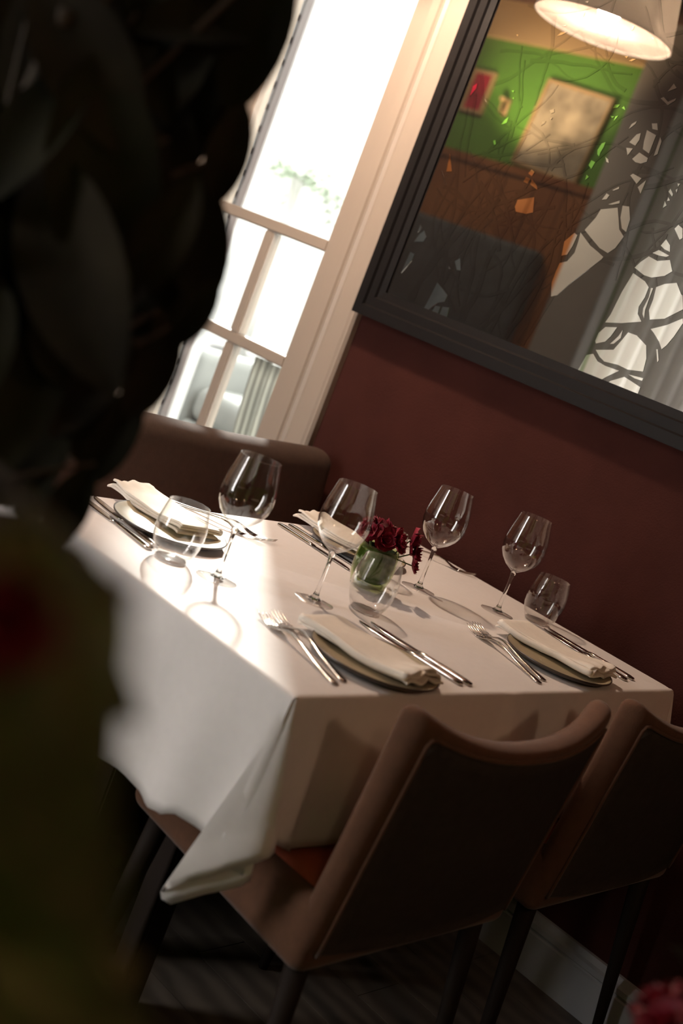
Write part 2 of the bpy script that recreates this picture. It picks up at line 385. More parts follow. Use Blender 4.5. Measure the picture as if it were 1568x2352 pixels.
# ------------------------------------------------------------------ pictures on the green wall (reflected)
def picture(name, label, y0, y1, z0, z1, fm, pmx, fw=.03):
    p = empty(name, label, 'picture', (wl, (y0 + y1) / 2, z0)); hy = (y1 - y0) / 2; h = z1 - z0
    bm = bmesh.new()
    box(bm, 0, -hy, 0, .03, -hy + fw, h, .003); box(bm, 0, hy - fw, 0, .03, hy, h, .003); box(bm, 0, -hy + fw, 0, .03, hy - fw, fw, .003); box(bm, 0, -hy + fw, h - fw, .03, hy - fw, h, .003)
    link('frame', bm, fm, p, smooth=False)
    B('print', (.002, -hy + fw, fw, .016, hy - fw, h - fw), pmx, p); return p
pc = picture('framed_picture', 'large pale aged print in a thin light frame, reflected on the green wall', 4.08, 4.55, 2.13, 2.62, M['gilt'], M['paper'], .018)
pc.rotation_euler = (math.radians(4), 0, 0)
picture('framed_picture', 'small crimson picture in a pale gilt frame, reflected at the left of the green wall', 4.885, 5.055, 2.35, 2.60, M['gilt'], M['red'], .022)
sc_ = empty('wall_sconce', 'small brass wall sconce between the crimson picture and the large print', 'sconce', (wl, 4.74, 2.42))
bm = bmesh.new(); box(bm, 0, -.02, -.04, .012, .02, .06, .003); tube(bm, [(.01, 0, 0), (.05, 0, -.03), (.06, 0, .03)], .006, 8); lathe(bm, [(0, .03), (.018, .03), (.022, .05), (0, .05)], 12, (.06, 0, 0)); link('bracket', bm, M['gilt'], sc_)
bq = empty('slate_banquette', 'slate-grey upholstered high banquette against the brown panelling, seen dimly in the mirror', 'banquette', (wl + .03, 4.55, 0))
bm = bmesh.new(); rbox(bm, (.06, .50, .62), .04, (1, 3, 3), c=(.06, 0, 1.10)); link('backrest', bm, M['slate'], bq)
bm = bmesh.new(); rbox(bm, (.25, .50, .22), .04, (2, 3, 1), c=(.37, 0, .235)); link('seat', bm, M['leg'], bq)

# ------------------------------------------------------------------ pendant lamp over the table
LP = Vector((1.86, 2.235, 2.15)); LR = .205
pend = empty('pendant_lamp', 'white drum pendant lamp, seen reflected at the top of the mirror', 'lamp', LP)
bm = bmesh.new(); lathe(bm, [(LR, 0), (LR * .74, .24), (LR * .74 - .003, .24), (LR - .003, 0)], 64, close=True); link('shade', bm, M['shade'], pend)
bm = bmesh.new(); lathe(bm, [(0, .006), (LR - .004, .006), (LR - .004, .009), (0, .009)], 64); link('diffuser', bm, M['diffuser'], pend)
bm = bmesh.new(); lathe(bm, [(0, .10), (.02, .105), (.03, .13), (.025, .155), (.014, .175), (.014, .19), (0, .19)], 20); link('bulb', bm, M['bulb'], pend)
bm = bmesh.new(); lathe(bm, [(0, .19), (.02, .19), (.02, .25), (0, .25)], 16); tube(bm, [(0, 0, .25), (0, 0, 3.0 - LP.z - .002)], .004, 6)
for a in range(3): tube(bm, [(0, 0, .23), (math.cos(a * 2.094) * LR * .745, math.sin(a * 2.094) * LR * .745, .235)], .002, 5)
link('cord', bm, M['brass_black'], pend)
bl = lamp('pendant_bulb', 'POINT', LP + Vector((0, 0, .06)), 185, (1, .745, .55), shadow_soft_size=.035)
# added pendants, unseen behind the camera, giving warm fill light
def fill_light(loc, e, r=.12): lamp('fill_lamp', 'POINT', loc, e, (1, .66, .42), shadow_soft_size=r)
def fill_pendant(loc, e, lab):
    p = empty('pendant_lamp', lab, 'lamp', loc)
    for ch in list(pend.children):
        c = ch.copy(); COL.objects.link(c); c.parent = p
    fill_light((loc[0], loc[1], loc[2] + .06), e)
fill_pendant((1.35, -1.0, 2.2), 28, 'added white drum pendant giving warm fill light, unseen behind the camera')
fill_pendant((-.35, -.75, 2.3), 13, 'added white drum pendant giving dim fill light, unseen at the back left')

# ------------------------------------------------------------------ mirror with cut-out forest
mr = empty('wall_mirror', 'large black-framed mirror panel with cut-out tangled branches on the maroon wall', 'mirror', (WX, 0, 0))
FY, FZ = 2.219, 1.188; fw = .075; RY, RZ = .55, 2.75
def frame_bar(name, p0, p1, inward):
    bm = bmesh.new(); prof = [(0, 0), (0, -.045), (.026, -.045), (.030, -.038), (.052, -.038), (.056, -.032), (fw, -.030), (fw, 0)]
    a = Vector(p0); b2 = Vector(p1); inn = Vector(inward); d = (b2 - a).normalized()
    r0 = [bm.verts.new(a + inn * t + d * t + Vector((h, 0, 0))) for t, h in prof]; r1 = [bm.verts.new(b2 + inn * t - d * t + Vector((h, 0, 0))) for t, h in prof]
    n = len(prof)
    for i in range(n): bm.faces.new((r0[i], r0[(i + 1) % n], r1[(i + 1) % n], r1[i]))
    bm.faces.new(r0); bm.faces.new(r1[::-1]); link(name, bm, M['frame'], mr, smooth=False)
frame_bar('frame_side', (0, FY, FZ), (0, FY, RZ), (0, -1, 0)); frame_bar('frame_side', (0, RY, FZ), (0, RY, RZ), (0, 1, 0))
frame_bar('frame_rail', (0, FY, FZ), (0, RY, FZ), (0, 0, 1)); frame_bar('frame_rail', (0, FY, RZ), (0, RY, RZ), (0, 0, -1))
B('black_glass_panel', (-.025, RY + fw, FZ + fw, -.004, FY - fw, RZ - fw), M['panel'], mr)
INLAYS = [[(1.652,1.558),(1.637,1.591),(1.633,1.611),(1.593,1.625),(1.581,1.605),(1.567,1.581),(1.549,1.569),(1.558,1.540),(1.571,1.525),(1.596,1.530),(1.627,1.545)],
[(1.583,1.632),(1.566,1.634),(1.551,1.608),(1.548,1.580),(1.562,1.585),(1.576,1.606)],
[(1.660,1.550),(1.622,1.529),(1.597,1.521),(1.578,1.514),(1.580,1.508),(1.635,1.433),(1.654,1.401),(1.668,1.394),(1.681,1.424),(1.682,1.451),(1.681,1.471),(1.664,1.480),(1.654,1.503),(1.656,1.529)],
[(1.675,1.545),(1.665,1.542),(1.666,1.517),(1.671,1.494),(1.684,1.488),(1.692,1.520)],
[(1.492,1.513),(1.484,1.528),(1.470,1.545),(1.446,1.541),(1.418,1.551),(1.402,1.530),(1.415,1.516),(1.443,1.504),(1.463,1.504)],
[(1.453,1.574),(1.447,1.590),(1.432,1.580),(1.426,1.567),(1.441,1.569)],
[(1.465,1.554),(1.453,1.564),(1.424,1.559),(1.429,1.555),(1.447,1.553)],
[(1.490,1.501),(1.454,1.492),(1.440,1.483),(1.439,1.460),(1.444,1.437),(1.439,1.422),(1.423,1.409),(1.467,1.392),(1.507,1.381),(1.502,1.402),(1.498,1.455)],
[(1.434,1.483),(1.429,1.484),(1.428,1.459),(1.426,1.434),(1.420,1.417),(1.428,1.425),(1.432,1.437),(1.430,1.463)],
[(1.423,1.488),(1.407,1.500),(1.381,1.510),(1.360,1.490),(1.356,1.489),(1.342,1.462),(1.374,1.431),(1.406,1.419),(1.417,1.437),(1.418,1.462)],
[(1.502,1.372),(1.474,1.380),(1.480,1.357),(1.488,1.342),(1.508,1.331),(1.512,1.336),(1.512,1.355)],
[(1.462,1.363),(1.458,1.379),(1.455,1.361),(1.466,1.344),(1.474,1.341)],
[(1.502,1.318),(1.460,1.332),(1.450,1.358),(1.443,1.378),(1.420,1.378),(1.389,1.365),(1.376,1.339),(1.371,1.311),(1.408,1.303),(1.434,1.305),(1.470,1.301),(1.486,1.307)],
[(1.395,1.401),(1.363,1.420),(1.334,1.444),(1.329,1.435),(1.336,1.403),(1.344,1.380),(1.351,1.369),(1.364,1.382),(1.385,1.396)],
[(1.527,1.242),(1.519,1.300),(1.504,1.308),(1.486,1.296),(1.463,1.293),(1.426,1.294),(1.452,1.270),(1.474,1.241),(1.522,1.238)],
[(1.457,1.238),(1.436,1.267),(1.408,1.286),(1.378,1.281),(1.362,1.278),(1.361,1.257),(1.375,1.237),(1.390,1.235)],
[(1.467,1.239),(1.451,1.262),(1.458,1.240)],
[(1.401,1.294),(1.364,1.298),(1.364,1.292),(1.383,1.291)],
[(1.363,1.365),(1.359,1.366),(1.347,1.345),(1.348,1.340)],
[(1.972,1.395),(1.960,1.406),(1.944,1.379),(1.956,1.377)],
[(1.984,1.379),(1.975,1.374),(1.982,1.373)],
[(2.120,1.452),(2.113,1.444),(2.119,1.431)],
[(2.119,1.406),(2.111,1.428),(2.101,1.440),(2.086,1.427),(2.090,1.414)],
[(2.122,1.322),(2.120,1.352),(2.118,1.379),(2.103,1.378),(2.104,1.359)],
[(2.011,1.248),(2.004,1.292),(1.999,1.332),(1.975,1.322),(1.954,1.312),(1.955,1.295),(1.973,1.287),(1.991,1.267),(1.999,1.251)],
[(1.981,1.260),(1.978,1.278),(1.962,1.280),(1.960,1.249),(1.966,1.247)],
[(1.955,1.258),(1.955,1.282),(1.935,1.286),(1.928,1.250),(1.954,1.244)],
[(1.438,1.616),(1.433,1.626),(1.420,1.621),(1.411,1.602),(1.416,1.597)],
[(1.866,1.622),(1.864,1.634),(1.850,1.632),(1.853,1.620)],
[(1.844,1.620),(1.846,1.633),(1.824,1.621),(1.819,1.613)],
[(1.862,1.643),(1.857,1.654),(1.846,1.650),(1.849,1.639)],
[(1.862,1.561),(1.862,1.578),(1.819,1.595),(1.806,1.561),(1.823,1.553),(1.854,1.551)],
[(1.640,1.632),(1.635,1.648),(1.626,1.646),(1.629,1.636)],
[(1.624,1.658),(1.611,1.669),(1.609,1.665),(1.620,1.658)],
[(1.620,1.626),(1.595,1.641),(1.593,1.635),(1.609,1.628)],
[(1.595,1.699),(1.590,1.704),(1.565,1.699),(1.571,1.685)],
[(1.565,1.679),(1.552,1.698),(1.552,1.667)],
[(1.485,1.651),(1.487,1.666),(1.479,1.658)],
[(1.482,1.667),(1.483,1.676),(1.476,1.670)],
[(1.488,1.687),(1.486,1.694),(1.475,1.684),(1.475,1.679)],
[(1.475,1.708),(1.469,1.709),(1.471,1.702)],
[(1.473,1.694),(1.470,1.698),(1.468,1.689)],
[(1.607,1.734),(1.596,1.751),(1.570,1.744),(1.569,1.736),(1.582,1.729),(1.596,1.729)],
[(1.600,1.801),(1.573,1.795),(1.572,1.754),(1.591,1.760),(1.596,1.776)],
[(1.561,1.793),(1.554,1.785),(1.551,1.757),(1.558,1.751)],
[(1.595,1.817),(1.582,1.820),(1.574,1.806),(1.588,1.806)],
[(1.631,1.767),(1.621,1.787),(1.612,1.792),(1.609,1.777),(1.613,1.763)],
[(1.633,1.754),(1.616,1.756),(1.622,1.739)],
[(1.710,1.697),(1.708,1.709),(1.696,1.707),(1.699,1.690)],
[(1.703,1.663),(1.705,1.676),(1.697,1.672)],
[(1.703,1.734),(1.699,1.750),(1.691,1.755),(1.690,1.744),(1.693,1.730),(1.692,1.721),(1.699,1.725)],
[(1.676,1.724),(1.666,1.720),(1.661,1.713),(1.668,1.714)],
[(1.599,1.873),(1.593,1.877),(1.578,1.869),(1.562,1.880),(1.562,1.875),(1.575,1.862)],
[(1.589,1.890),(1.582,1.909),(1.571,1.901)],
[(1.707,1.830),(1.706,1.839),(1.693,1.841),(1.696,1.834)],
[(1.692,1.803),(1.692,1.814),(1.686,1.817)],
[(1.706,1.813),(1.695,1.813),(1.699,1.809)],
[(1.646,1.794),(1.644,1.806),(1.634,1.815),(1.635,1.808)],
[(1.685,1.835),(1.681,1.840),(1.674,1.832)],
[(1.872,1.794),(1.862,1.799),(1.858,1.792),(1.866,1.787)],
[(1.862,1.777),(1.856,1.780),(1.858,1.774)],
[(1.880,1.755),(1.879,1.764),(1.871,1.768),(1.872,1.762)],
[(1.993,1.735),(1.989,1.747),(1.981,1.757),(1.980,1.742)],
[(1.998,1.694),(1.993,1.697),(1.987,1.688),(1.991,1.685)],
[(2.002,1.817),(1.995,1.819),(1.994,1.814)],
[(1.991,1.800),(1.988,1.804),(1.985,1.800)],
[(1.934,1.960),(1.927,1.970),(1.911,1.974),(1.921,1.966)],
[(1.932,1.984),(1.921,1.989),(1.921,1.987)],
[(1.892,2.019),(1.883,2.024),(1.883,2.013)],
[(1.894,2.047),(1.885,2.050),(1.885,2.046)],
[(1.742,2.003),(1.743,2.012),(1.738,2.014),(1.738,2.005)],
[(1.685,1.996),(1.679,1.996),(1.674,1.991)],
[(1.716,1.937),(1.709,1.943),(1.700,1.944),(1.708,1.938)],
[(1.731,1.945),(1.723,1.947),(1.724,1.942)],
[(2.052,1.946),(2.047,1.947),(2.046,1.943)],
[(2.120,1.781),(2.122,1.807),(2.112,1.816),(2.110,1.803)],
[(2.103,1.593),(2.113,1.638),(2.086,1.597)]]
for pgn in INLAYS:
    bm = bmesh.new(); prism(bm, pgn, -.0262, -.0252); link('mirror_cutout', bm, M['mirror'], mr, smooth=False)
rb = random.Random(21)
def branch(y, z, a, L, w0, bend, n=12):
    lift = rb.uniform(.0001, .0006)
    pts = []; cur = Vector((y, z)); ang = a
    for i in range(n + 1):
        pts.append(cur.copy()); ang += rb.uniform(-.22, .22) + bend / n; cur = cur + Vector((math.cos(ang), math.sin(ang))) * L / n
    bm = bmesh.new(); Lf = []; Rt = []
    for i, p in enumerate(pts):
        d = (pts[min(i + 1, n)] - pts[max(i - 1, 0)]).normalized(); nn = Vector((-d.y, d.x)); ww = w0 * (1 - .75 * i / n) + .0008
        Lf.append(p + nn * ww); Rt.append(p - nn * ww)
    ok = all(RY + fw + .01 < q.x < FY - fw - .002 and FZ + fw + .002 < q.y < RZ - fw - .01 for q in Lf + Rt)
    if not ok: bm.free(); return
    va = [[bm.verts.new((-.0251 if k in (0, 3) else -.0252 - lift, q.x, q.y)) for k, q in ((0, a2), (1, a2), (2, b2), (3, b2))] for a2, b2 in zip(Lf, Rt)]
    for r0, r1 in zip(va, va[1:]):
        for k in range(4): bm.faces.new((r0[k], r0[(k + 1) % 4], r1[(k + 1) % 4], r1[k]))
    bm.faces.new(va[0][::-1]); bm.faces.new(va[-1]); link('branch', bm, M['branch'], mr, smooth=False)
for i in range(16): branch(rb.uniform(1.62, 2.12), 1.268, PI / 2 + rb.uniform(-.3, .3), rb.uniform(.3, .6), rb.uniform(.004, .009), rb.uniform(-.5, .5))
for i in range(90): branch(rb.uniform(1.28, 2.12), rb.uniform(1.5, 2.10), rb.uniform(0, 6.28), rb.uniform(.12, .34), rb.uniform(.002, .005), rb.uniform(-1.8, 1.8))
for i in range(22): branch(rb.uniform(1.75, 2.12), rb.uniform(1.32, 1.6), rb.uniform(0, 6.28), rb.uniform(.15, .3), rb.uniform(.002, .005), rb.uniform(-1.5, 1.5))

# ------------------------------------------------------------------ table
TX0, TX1, TY0, TY1, TZ = 1.218, 2.335, .975, 1.722, .75
tb = empty('dining_table', 'rectangular dining table set for four beside the maroon wall, under a white cloth', 'table', ((TX0 + TX1) / 2, (TY0 + TY1) / 2, 0))
cx, cy = (TX0 + TX1) / 2, (TY0 + TY1) / 2
B('table_top', (TX0 - cx + .006, TY0 - cy + .006, .715, TX1 - cx - .006, TY1 - cy - .006, .744), M['leg'], tb, .004)
for sx in (-1, 1):
    for sy in (-1, 1):
        B('leg', (sx * .36 - .025, sy * .10 - .025, 0, sx * .36 + .025, sy * .10 + .025, .715), M['leg'], tb, .004)
# cloth : top, skirts, corner falls, in one continuous sheet
def cloth():
    bm = bmesh.new()
    r = .008
    # perimeter path of (edge point, hem point); edge points on table boundary, hem points in space
    P = []
    def smoothstep(t): return t * t * (3 - 2 * t)
    # left side, far -> near (outward -x)
    N = 60
    zk = [(1.72, .492), (1.45, .486), (1.39, .490), (1.245, .491), (1.193, .481), (1.156, .475), (1.12, .486), (1.088, .503), (1.047, .505), (.99, .496)]
    for i in range(N + 1):
        t = i / N; y = lerp(TY1 - .01, TY0 + .02, t)
        zz = zk[-1][1]
        for (ya, za), (yb, zb) in zip(zk, zk[1:]):
            if yb <= y <= ya: zz = lerp(za, zb, smoothstep((ya - y) / (ya - yb)))
        g = .010 * math.sin(y * 17 + .6) + .008 * math.sin(y * 38)
        hem = Vector((TX0 - .010 + g * min(1, t * 4) + .012 * smoothstep(max(0, (t - .8) / .2)), y, zz))
        P.append((Vector((TX0, y, TZ)), hem, Vector((-1, 0, 0))))
    C = Vector((TX0, TY0, TZ))
    fold = [((1.222, .982, .490), .0), ((1.234, .966, .486), .06), ((1.246, .952, .482), .12), ((1.241, .958, .470), .18), ((1.230, .976, .452), .26), ((1.218, .996, .434), .34), ((1.206, 1.014, .415), .42), ((1.197, 1.029, .399), .47),
            ((1.187, 1.040, .402), .49), ((1.183, 1.043, .412), .51), ((1.191, 1.028, .430), .56), ((1.201, 1.010, .450), .62), ((1.210, .992, .468), .68), ((1.218, .978, .486), .75), ((1.228, .962, .501), .81), ((1.238, .950, .514), .87), ((1.250, .944, .524), .92), ((1.264, .950, .526), .96)]
    for h, t in fold:
        a = t * PI / 2
        P.append((C + Vector((-.000 + .004 * math.sin(a) * 1, .004 * math.cos(a), 0)), Vector(h), Vector((-math.cos(a), -math.sin(a), 0))))
    P.append((Vector((TX0 + .012, TY0, TZ)), Vector((1.282, .966, .526)), Vector((0, -1, 0))))
    # near side left -> right
    N = 64
    for i in range(1, N + 1):
        t = i / N; x = lerp(TX0 + .02, TX1 - .01, t)
        hx = max(x, lerp(1.312, x, min(1, t * 3)))
        g = .010 * math.sin(x * 15) + .006 * math.sin(x * 37)
        k = math.exp(-((x - 1.752) / .014) ** 2)
        hem = Vector((hx, TY0 - .012 - abs(g) * .9 - .030 * k - .022 * smoothstep(max(0, min(1, (x - 1.765) / .05))), .522 + .006 * math.sin(x * 14)))
        P.append((Vector((x, TY0 - .003 * k, TZ + .001 * k)), hem, Vector((0, -1, 0))))
    C2 = Vector((TX1, TY0, TZ))
    for h, t in (((2.345, .945, .50), .1), ((2.365, .925, .47), .3), ((2.385, .905, .44), .5), ((2.375, .93, .47), .7), ((2.352, .965, .50), .9)):
        a = t * PI / 2; P.append((C2.copy(), Vector(h), Vector((math.sin(a), -math.cos(a), 0))))
    N = 30
    for i in range(N + 1):
        t = i / N; y = lerp(TY0 + .02, TY1 - .02, t)
        P.append((Vector((TX1, y, TZ)), Vector((TX1 + .014 + .008 * math.sin(y * 22), y, .50)), Vector((1, 0, 0))))
    C3 = Vector((TX1, TY1, TZ))
    for h, t in (((2.35, 1.74, .48), .2), ((2.37, 1.77, .44), .5), ((2.345, 1.75, .48), .8)):
        a = t * PI / 2; P.append((C3.copy(), Vector(h), Vector((math.cos(a), math.sin(a), 0))))
    for i in range(N + 1):
        t = i / N; x = lerp(TX1 - .02, TX0 + .02, t)
        P.append((Vector((x, TY1, TZ)), Vector((x, TY1 + .014 + .01 * math.sin(x * 19), .50)), Vector((0, 1, 0))))
    C4 = Vector((TX0, TY1, TZ))
    for h, t in (((1.21, 1.745, .48), .2), ((1.18, 1.775, .44), .5), ((1.20, 1.745, .48), .8)):
        a = t * PI / 2; P.append((C4.copy(), Vector(h), Vector((-math.sin(a), math.cos(a), 0))))
    # rows down: 0 rim inner, then rounding, then fall
    rows = []
    m = len(P)
    for e, h, out in P:
        col = []
        inn = e - out * r
        col.append(bm.verts.new((inn.x, inn.y, TZ)))
        for a in (30, 60, 90):
            an = math.radians(a); q = inn + out * (r * math.sin(an)); col.append(bm.verts.new((q.x, q.y, TZ - r + r * math.cos(an))))
        st = inn + out * r; st.z = TZ - r
        L = (h - st).length
        for j in range(1, 15):
            s = j / 14
            q = st.lerp(h, s)
            # cloth leaves the edge steeply then spreads
            q += out * (.006 * math.sin(PI * s) * (1 if abs(out.x) + abs(out.y) < 1.01 else .4))
            if j >= 12: q += out * .0022
            col.append(bm.verts.new(q))
        rows.append(col)
    for i in range(m):
        a, b3 = rows[i], rows[(i + 1) % m]
        for j in range(len(a) - 1):
            bm.faces.new((a[j], b3[j], b3[j + 1], a[j + 1]))
    # top : bridge rim loop to a grid
    loop = [c[0] for c in rows]
    bm.faces.new(loop)
    bmesh.ops.remove_doubles(bm, verts=bm.verts[:], dist=1e-5)
    big = [f for f in bm.faces if len(f.verts) > 20]
    bmesh.ops.triangulate(bm, faces=big)
    return bm
o = link('tablecloth', cloth(), M['cloth']); sol = o.modifiers.new('thick', 'SOLIDIFY'); sol.thickness = .0012; sol.offset = -1
sharp(o, 50)
tag(o, 'white linen cloth draped over the dining table with a hemmed corner hanging down', 'tablecloth')

# ------------------------------------------------------------------ chairs
def chair_proto():
    c = empty('dining_chair', 'x', 'chair', (0, 0, 0), group='upholstered dining chairs')
    # local: origin floor centre, faces +y; back outer face near y=0
    H, T, TH = .258, .022, .206
    def df(p):
        x, y, z = p; t = (z + TH) / (2 * TH); u = x / H
        z2 = z - .052 * (1 - abs(u) ** 2.4) * max(0, t) ** 3
        y2 = y - .050 * t + .040 * abs(u) ** 2.2 * (.6 + .4 * t) + (.008 * abs(u) ** 6 * max(0, t) ** 4 if y > 0 else 0)
        return (x, y2, z2)
    bm = bmesh.new(); rbox(bm, (H, T, TH), .023, (20, 1, 12), df, c=(0, .027, .605))
    link('backrest', bm, M['velvet'], c)
    # outer back panel with piping
    def face(u, t):
        p = df((u * H, -T, lerp(-TH, TH, t))); return Vector((p[0], p[1] + .027, p[2] + .605))
    bm = bmesh.new(); n1, n2 = 20, 12; g = []
    for j in range(n2 + 1):
        for i in range(n1 + 1):
            u = lerp(-.90, .90, i / n1); t = lerp(.04, .92, j / n2); q = face(u, t); q.y -= .004 * (1 - abs(2 * i / n1 - 1) ** 6) * (1 - abs(2 * j / n2 - 1) ** 6) + .002; g.append(bm.verts.new(q))
    for j in range(n2):
        for i in range(n1): a = j * (n1 + 1) + i; bm.faces.new((g[a], g[a + 1], g[a + n1 + 2], g[a + n1 + 1]))
    bmesh.ops.solidify(bm, geom=bm.faces[:], thickness=-.002)
    bp = link('back_panel', bm, M['velvet_back'], c)
    path = [face(-.905, lerp(.03, .89, i / 12)) for i in range(13)] + [face(-.895, .92)] + [face(lerp(-.86, .86, i / 20), .93) for i in range(21)] + [face(.895, .92)] + [face(.905, lerp(.89, .03, i / 12)) for i in range(13)]
    bm = bmesh.new(); tube(bm, [p + Vector((0, -.0015, 0)) for p in path], .0032, 6); link('piping', bm, M['velvet'], bp)
    # seat shell
    def ds(p):
        x, y, z = p; s = (y + .21) / .42
        return (x * (1 - .03 * s), y, z + (.02 * s if z < 0 else 0) )
    bm = bmesh.new(); rbox(bm, (.258, .215, .060), .025, (4, 4, 2), ds, c=(0, .240, .434)); link('seat_shell', bm, M['velvet'], c)
    bm = bmesh.new(); rbox(bm, (.238, .200, .028), .026, (4, 4, 1), lambda p: (p[0], p[1], p[2] + .010 * max(0, 1 - (p[0] / .245) ** 2) * max(0, 1 - (p[1] / .2) ** 2)), c=(0, .245, .482)); link('seat_cushion', bm, M['rust'], c)
    for sx in (-1, 1):
        for yy, dy in ((.06, -.05), (.40, .03)):
            bm = bmesh.new(); tube(bm, [(sx * .215, yy, .39), (sx * .235, yy + dy, 0.0)], [.019, .010], 12); link('leg', bm, M['leg'], c)
    return c
ch = chair_proto()
ch.location = (1.556, .835, 0); ch['label'] = 'brown velvet dining chair in front, nearest the hanging tablecloth corner'
dup(ch, (2.158, .835, 0), 0, 'brown velvet dining chair at the right edge, front side next to the maroon wall')
bq2 = empty('banquette', 'long brown upholstered banquette on the far side of the table, its top edge sunlit', 'banquette', (1.55, 2.10, 0))
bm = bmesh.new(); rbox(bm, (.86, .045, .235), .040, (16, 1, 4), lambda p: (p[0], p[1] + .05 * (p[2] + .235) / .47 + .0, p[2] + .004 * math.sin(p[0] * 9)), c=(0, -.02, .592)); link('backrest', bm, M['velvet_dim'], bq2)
bm = bmesh.new(); rbox(bm, (.85, .17, .05), .035, (10, 3, 1), c=(0, -.24, .46)); link('seat_cushion', bm, M['rust'], bq2)
B('plinth', (-.83, -.38, 0, .84, .03, .405), M['leg'], bq2, .006)

# ------------------------------------------------------------------ glasses
def wine_proto():
    g = empty('wine_glass', 'x', 'wine glass', group='wine glasses on the white cloth')
    bm = bmesh.new(); e = .0009
    outer = [(.004, .091), (.012, .096), (.024, .104), (.035, .116), (.0425, .130), (.0455, .145), (.0450, .160), (.0420, .178), (.0378, .197), (.0345, .213)]
    inner = [(r - e, z + .0003) for r, z in outer[::-1]]; inner[-1] = (.0001, .0975); inner[-2] = (.011, .0985)
    lathe(bm, outer + [(.0343, .2136), (.0339, .2136)] + [(.0337, .2133)] + inner[1:-1] + [(0, .0975)], 64); sharp(link('bowl', bm, M['glass'], g), 28)
    bm = bmesh.new(); lathe(bm, [(0, .0028), (.012, .0050), (.0065, .010), (.0042, .018), (.0034, .035), (.0033, .065), (.0040, .080), (.0065, .0895), (.0045, .0925), (0, .0935)], 40)
    link('stem', bm, M['stem'], g)
    bm = bmesh.new(); lathe(bm, [(0, 0), (.0345, 0), (.0355, .0008), (.034, .0018), (.022, .0030), (.0125, .0052), (.0100, .0040), (0, .0030)], 56); sharp(link('foot', bm, M['foot'], g), 30); return g
def tumbler_proto():
    g = empty('tumbler', 'x', 'glass', group='stemless tumblers on the white cloth')
    bm = bmesh.new(); e = .0010
    outer = [(.0235, .0), (.0285, .004), (.0355, .018), (.0405, .034), (.0425, .050), (.0415, .067), (.0380, .085), (.0345, .100)]
    inner = [(r - e, z) for r, z in outer[:1:-1]] + [(.028, .012), (.020, .0075), (0, .0065)]
    lathe(bm, [(0, 0)] + outer + [(.0343, .1005), (.0338, .1005), (.0335, .1002)] + inner[1:], 64); sharp(link('body', bm, M['glass'], g), 28)
    bm = bmesh.new(); lathe(bm, [(0, .0006), (.0228, .0006), (.0265, .0036), (.0265, .0055), (.019, .0068), (0, .0060)], 40); link('thick_base', bm, M['stem'], g)
    return g
CT = .7502
wg = wine_proto(); wg.location = (1.402, 1.367, CT); wg['label'] = 'wine glass standing in the bright sunlit strip, left end of the table'
dup(wg, (1.578, 1.304, CT), 0, 'wine glass behind the nearest plate, beside the tumbler that overlaps the flowers')
dup(wg, (1.990, 1.404, CT), 0, 'wine glass just right of the burgundy flowers')
dup(wg, (2.150, 1.312, CT), 0, 'wine glass behind the right-hand plate, rightmost wine glass')
tu = tumbler_proto(); tu.location = (1.352, 1.432, CT); tu['label'] = 'tumbler in the sun at the left, before the shaded far plate'
dup(tu, (1.682, 1.275, CT), 0, 'tumbler directly in front of the flower vase')
dup(tu, (2.250, 1.275, CT), 0, 'tumbler next to the maroon wall, right of all the wine glasses')
dup(tu, (1.905, 1.455, CT), 0, 'tumbler behind the burgundy flowers, only its rim showing')

# ------------------------------------------------------------------ plates and napkins
def plate_proto():
    p = empty('dinner_plate', 'x', 'plate', group='stoneware plates')
    R = .105
    bm = bmesh.new(); lathe(bm, [(0, .0062), (R * .70, .0066), (R * .90, .0115), (R * .965, .0148), (R * .985, .0152), (R * .98, .0120), (R * .90, .0085), (R * .70, .0030), (R * .6, .0025), (0, .0025)], 72); link('dish', bm, M['plate'], p)
    bm = bmesh.new(); lathe(bm, [(R * .972, .0149), (R * .985, .0158), (R, .0150), (R * .995, .0125), (R * .90, .0070), (R * .70, .0012), (R * .60, 0), (R * .56, 0), (R * .56, .0022), (R * .70, .0026), (R * .90, .0081), (R * .978, .0118)], 72, close=True); link('dark_rim', bm, M['rim'], p)
    return p
pt = plate_proto(); pt.location = (1.477, 1.066, CT); pt['label'] = 'olive stoneware plate nearest the hanging tablecloth corner'
dup(pt, (2.034, 1.078, CT), 0, 'olive stoneware plate at the right, front setting by the maroon wall')
dup(pt, (1.457, 1.572, CT), 0, 'olive stoneware plate at the far left, behind the sunlit tumbler')
dup(pt, (1.985, 1.580, CT), 0, 'olive stoneware plate behind the vase, mostly hidden by glass and flowers')
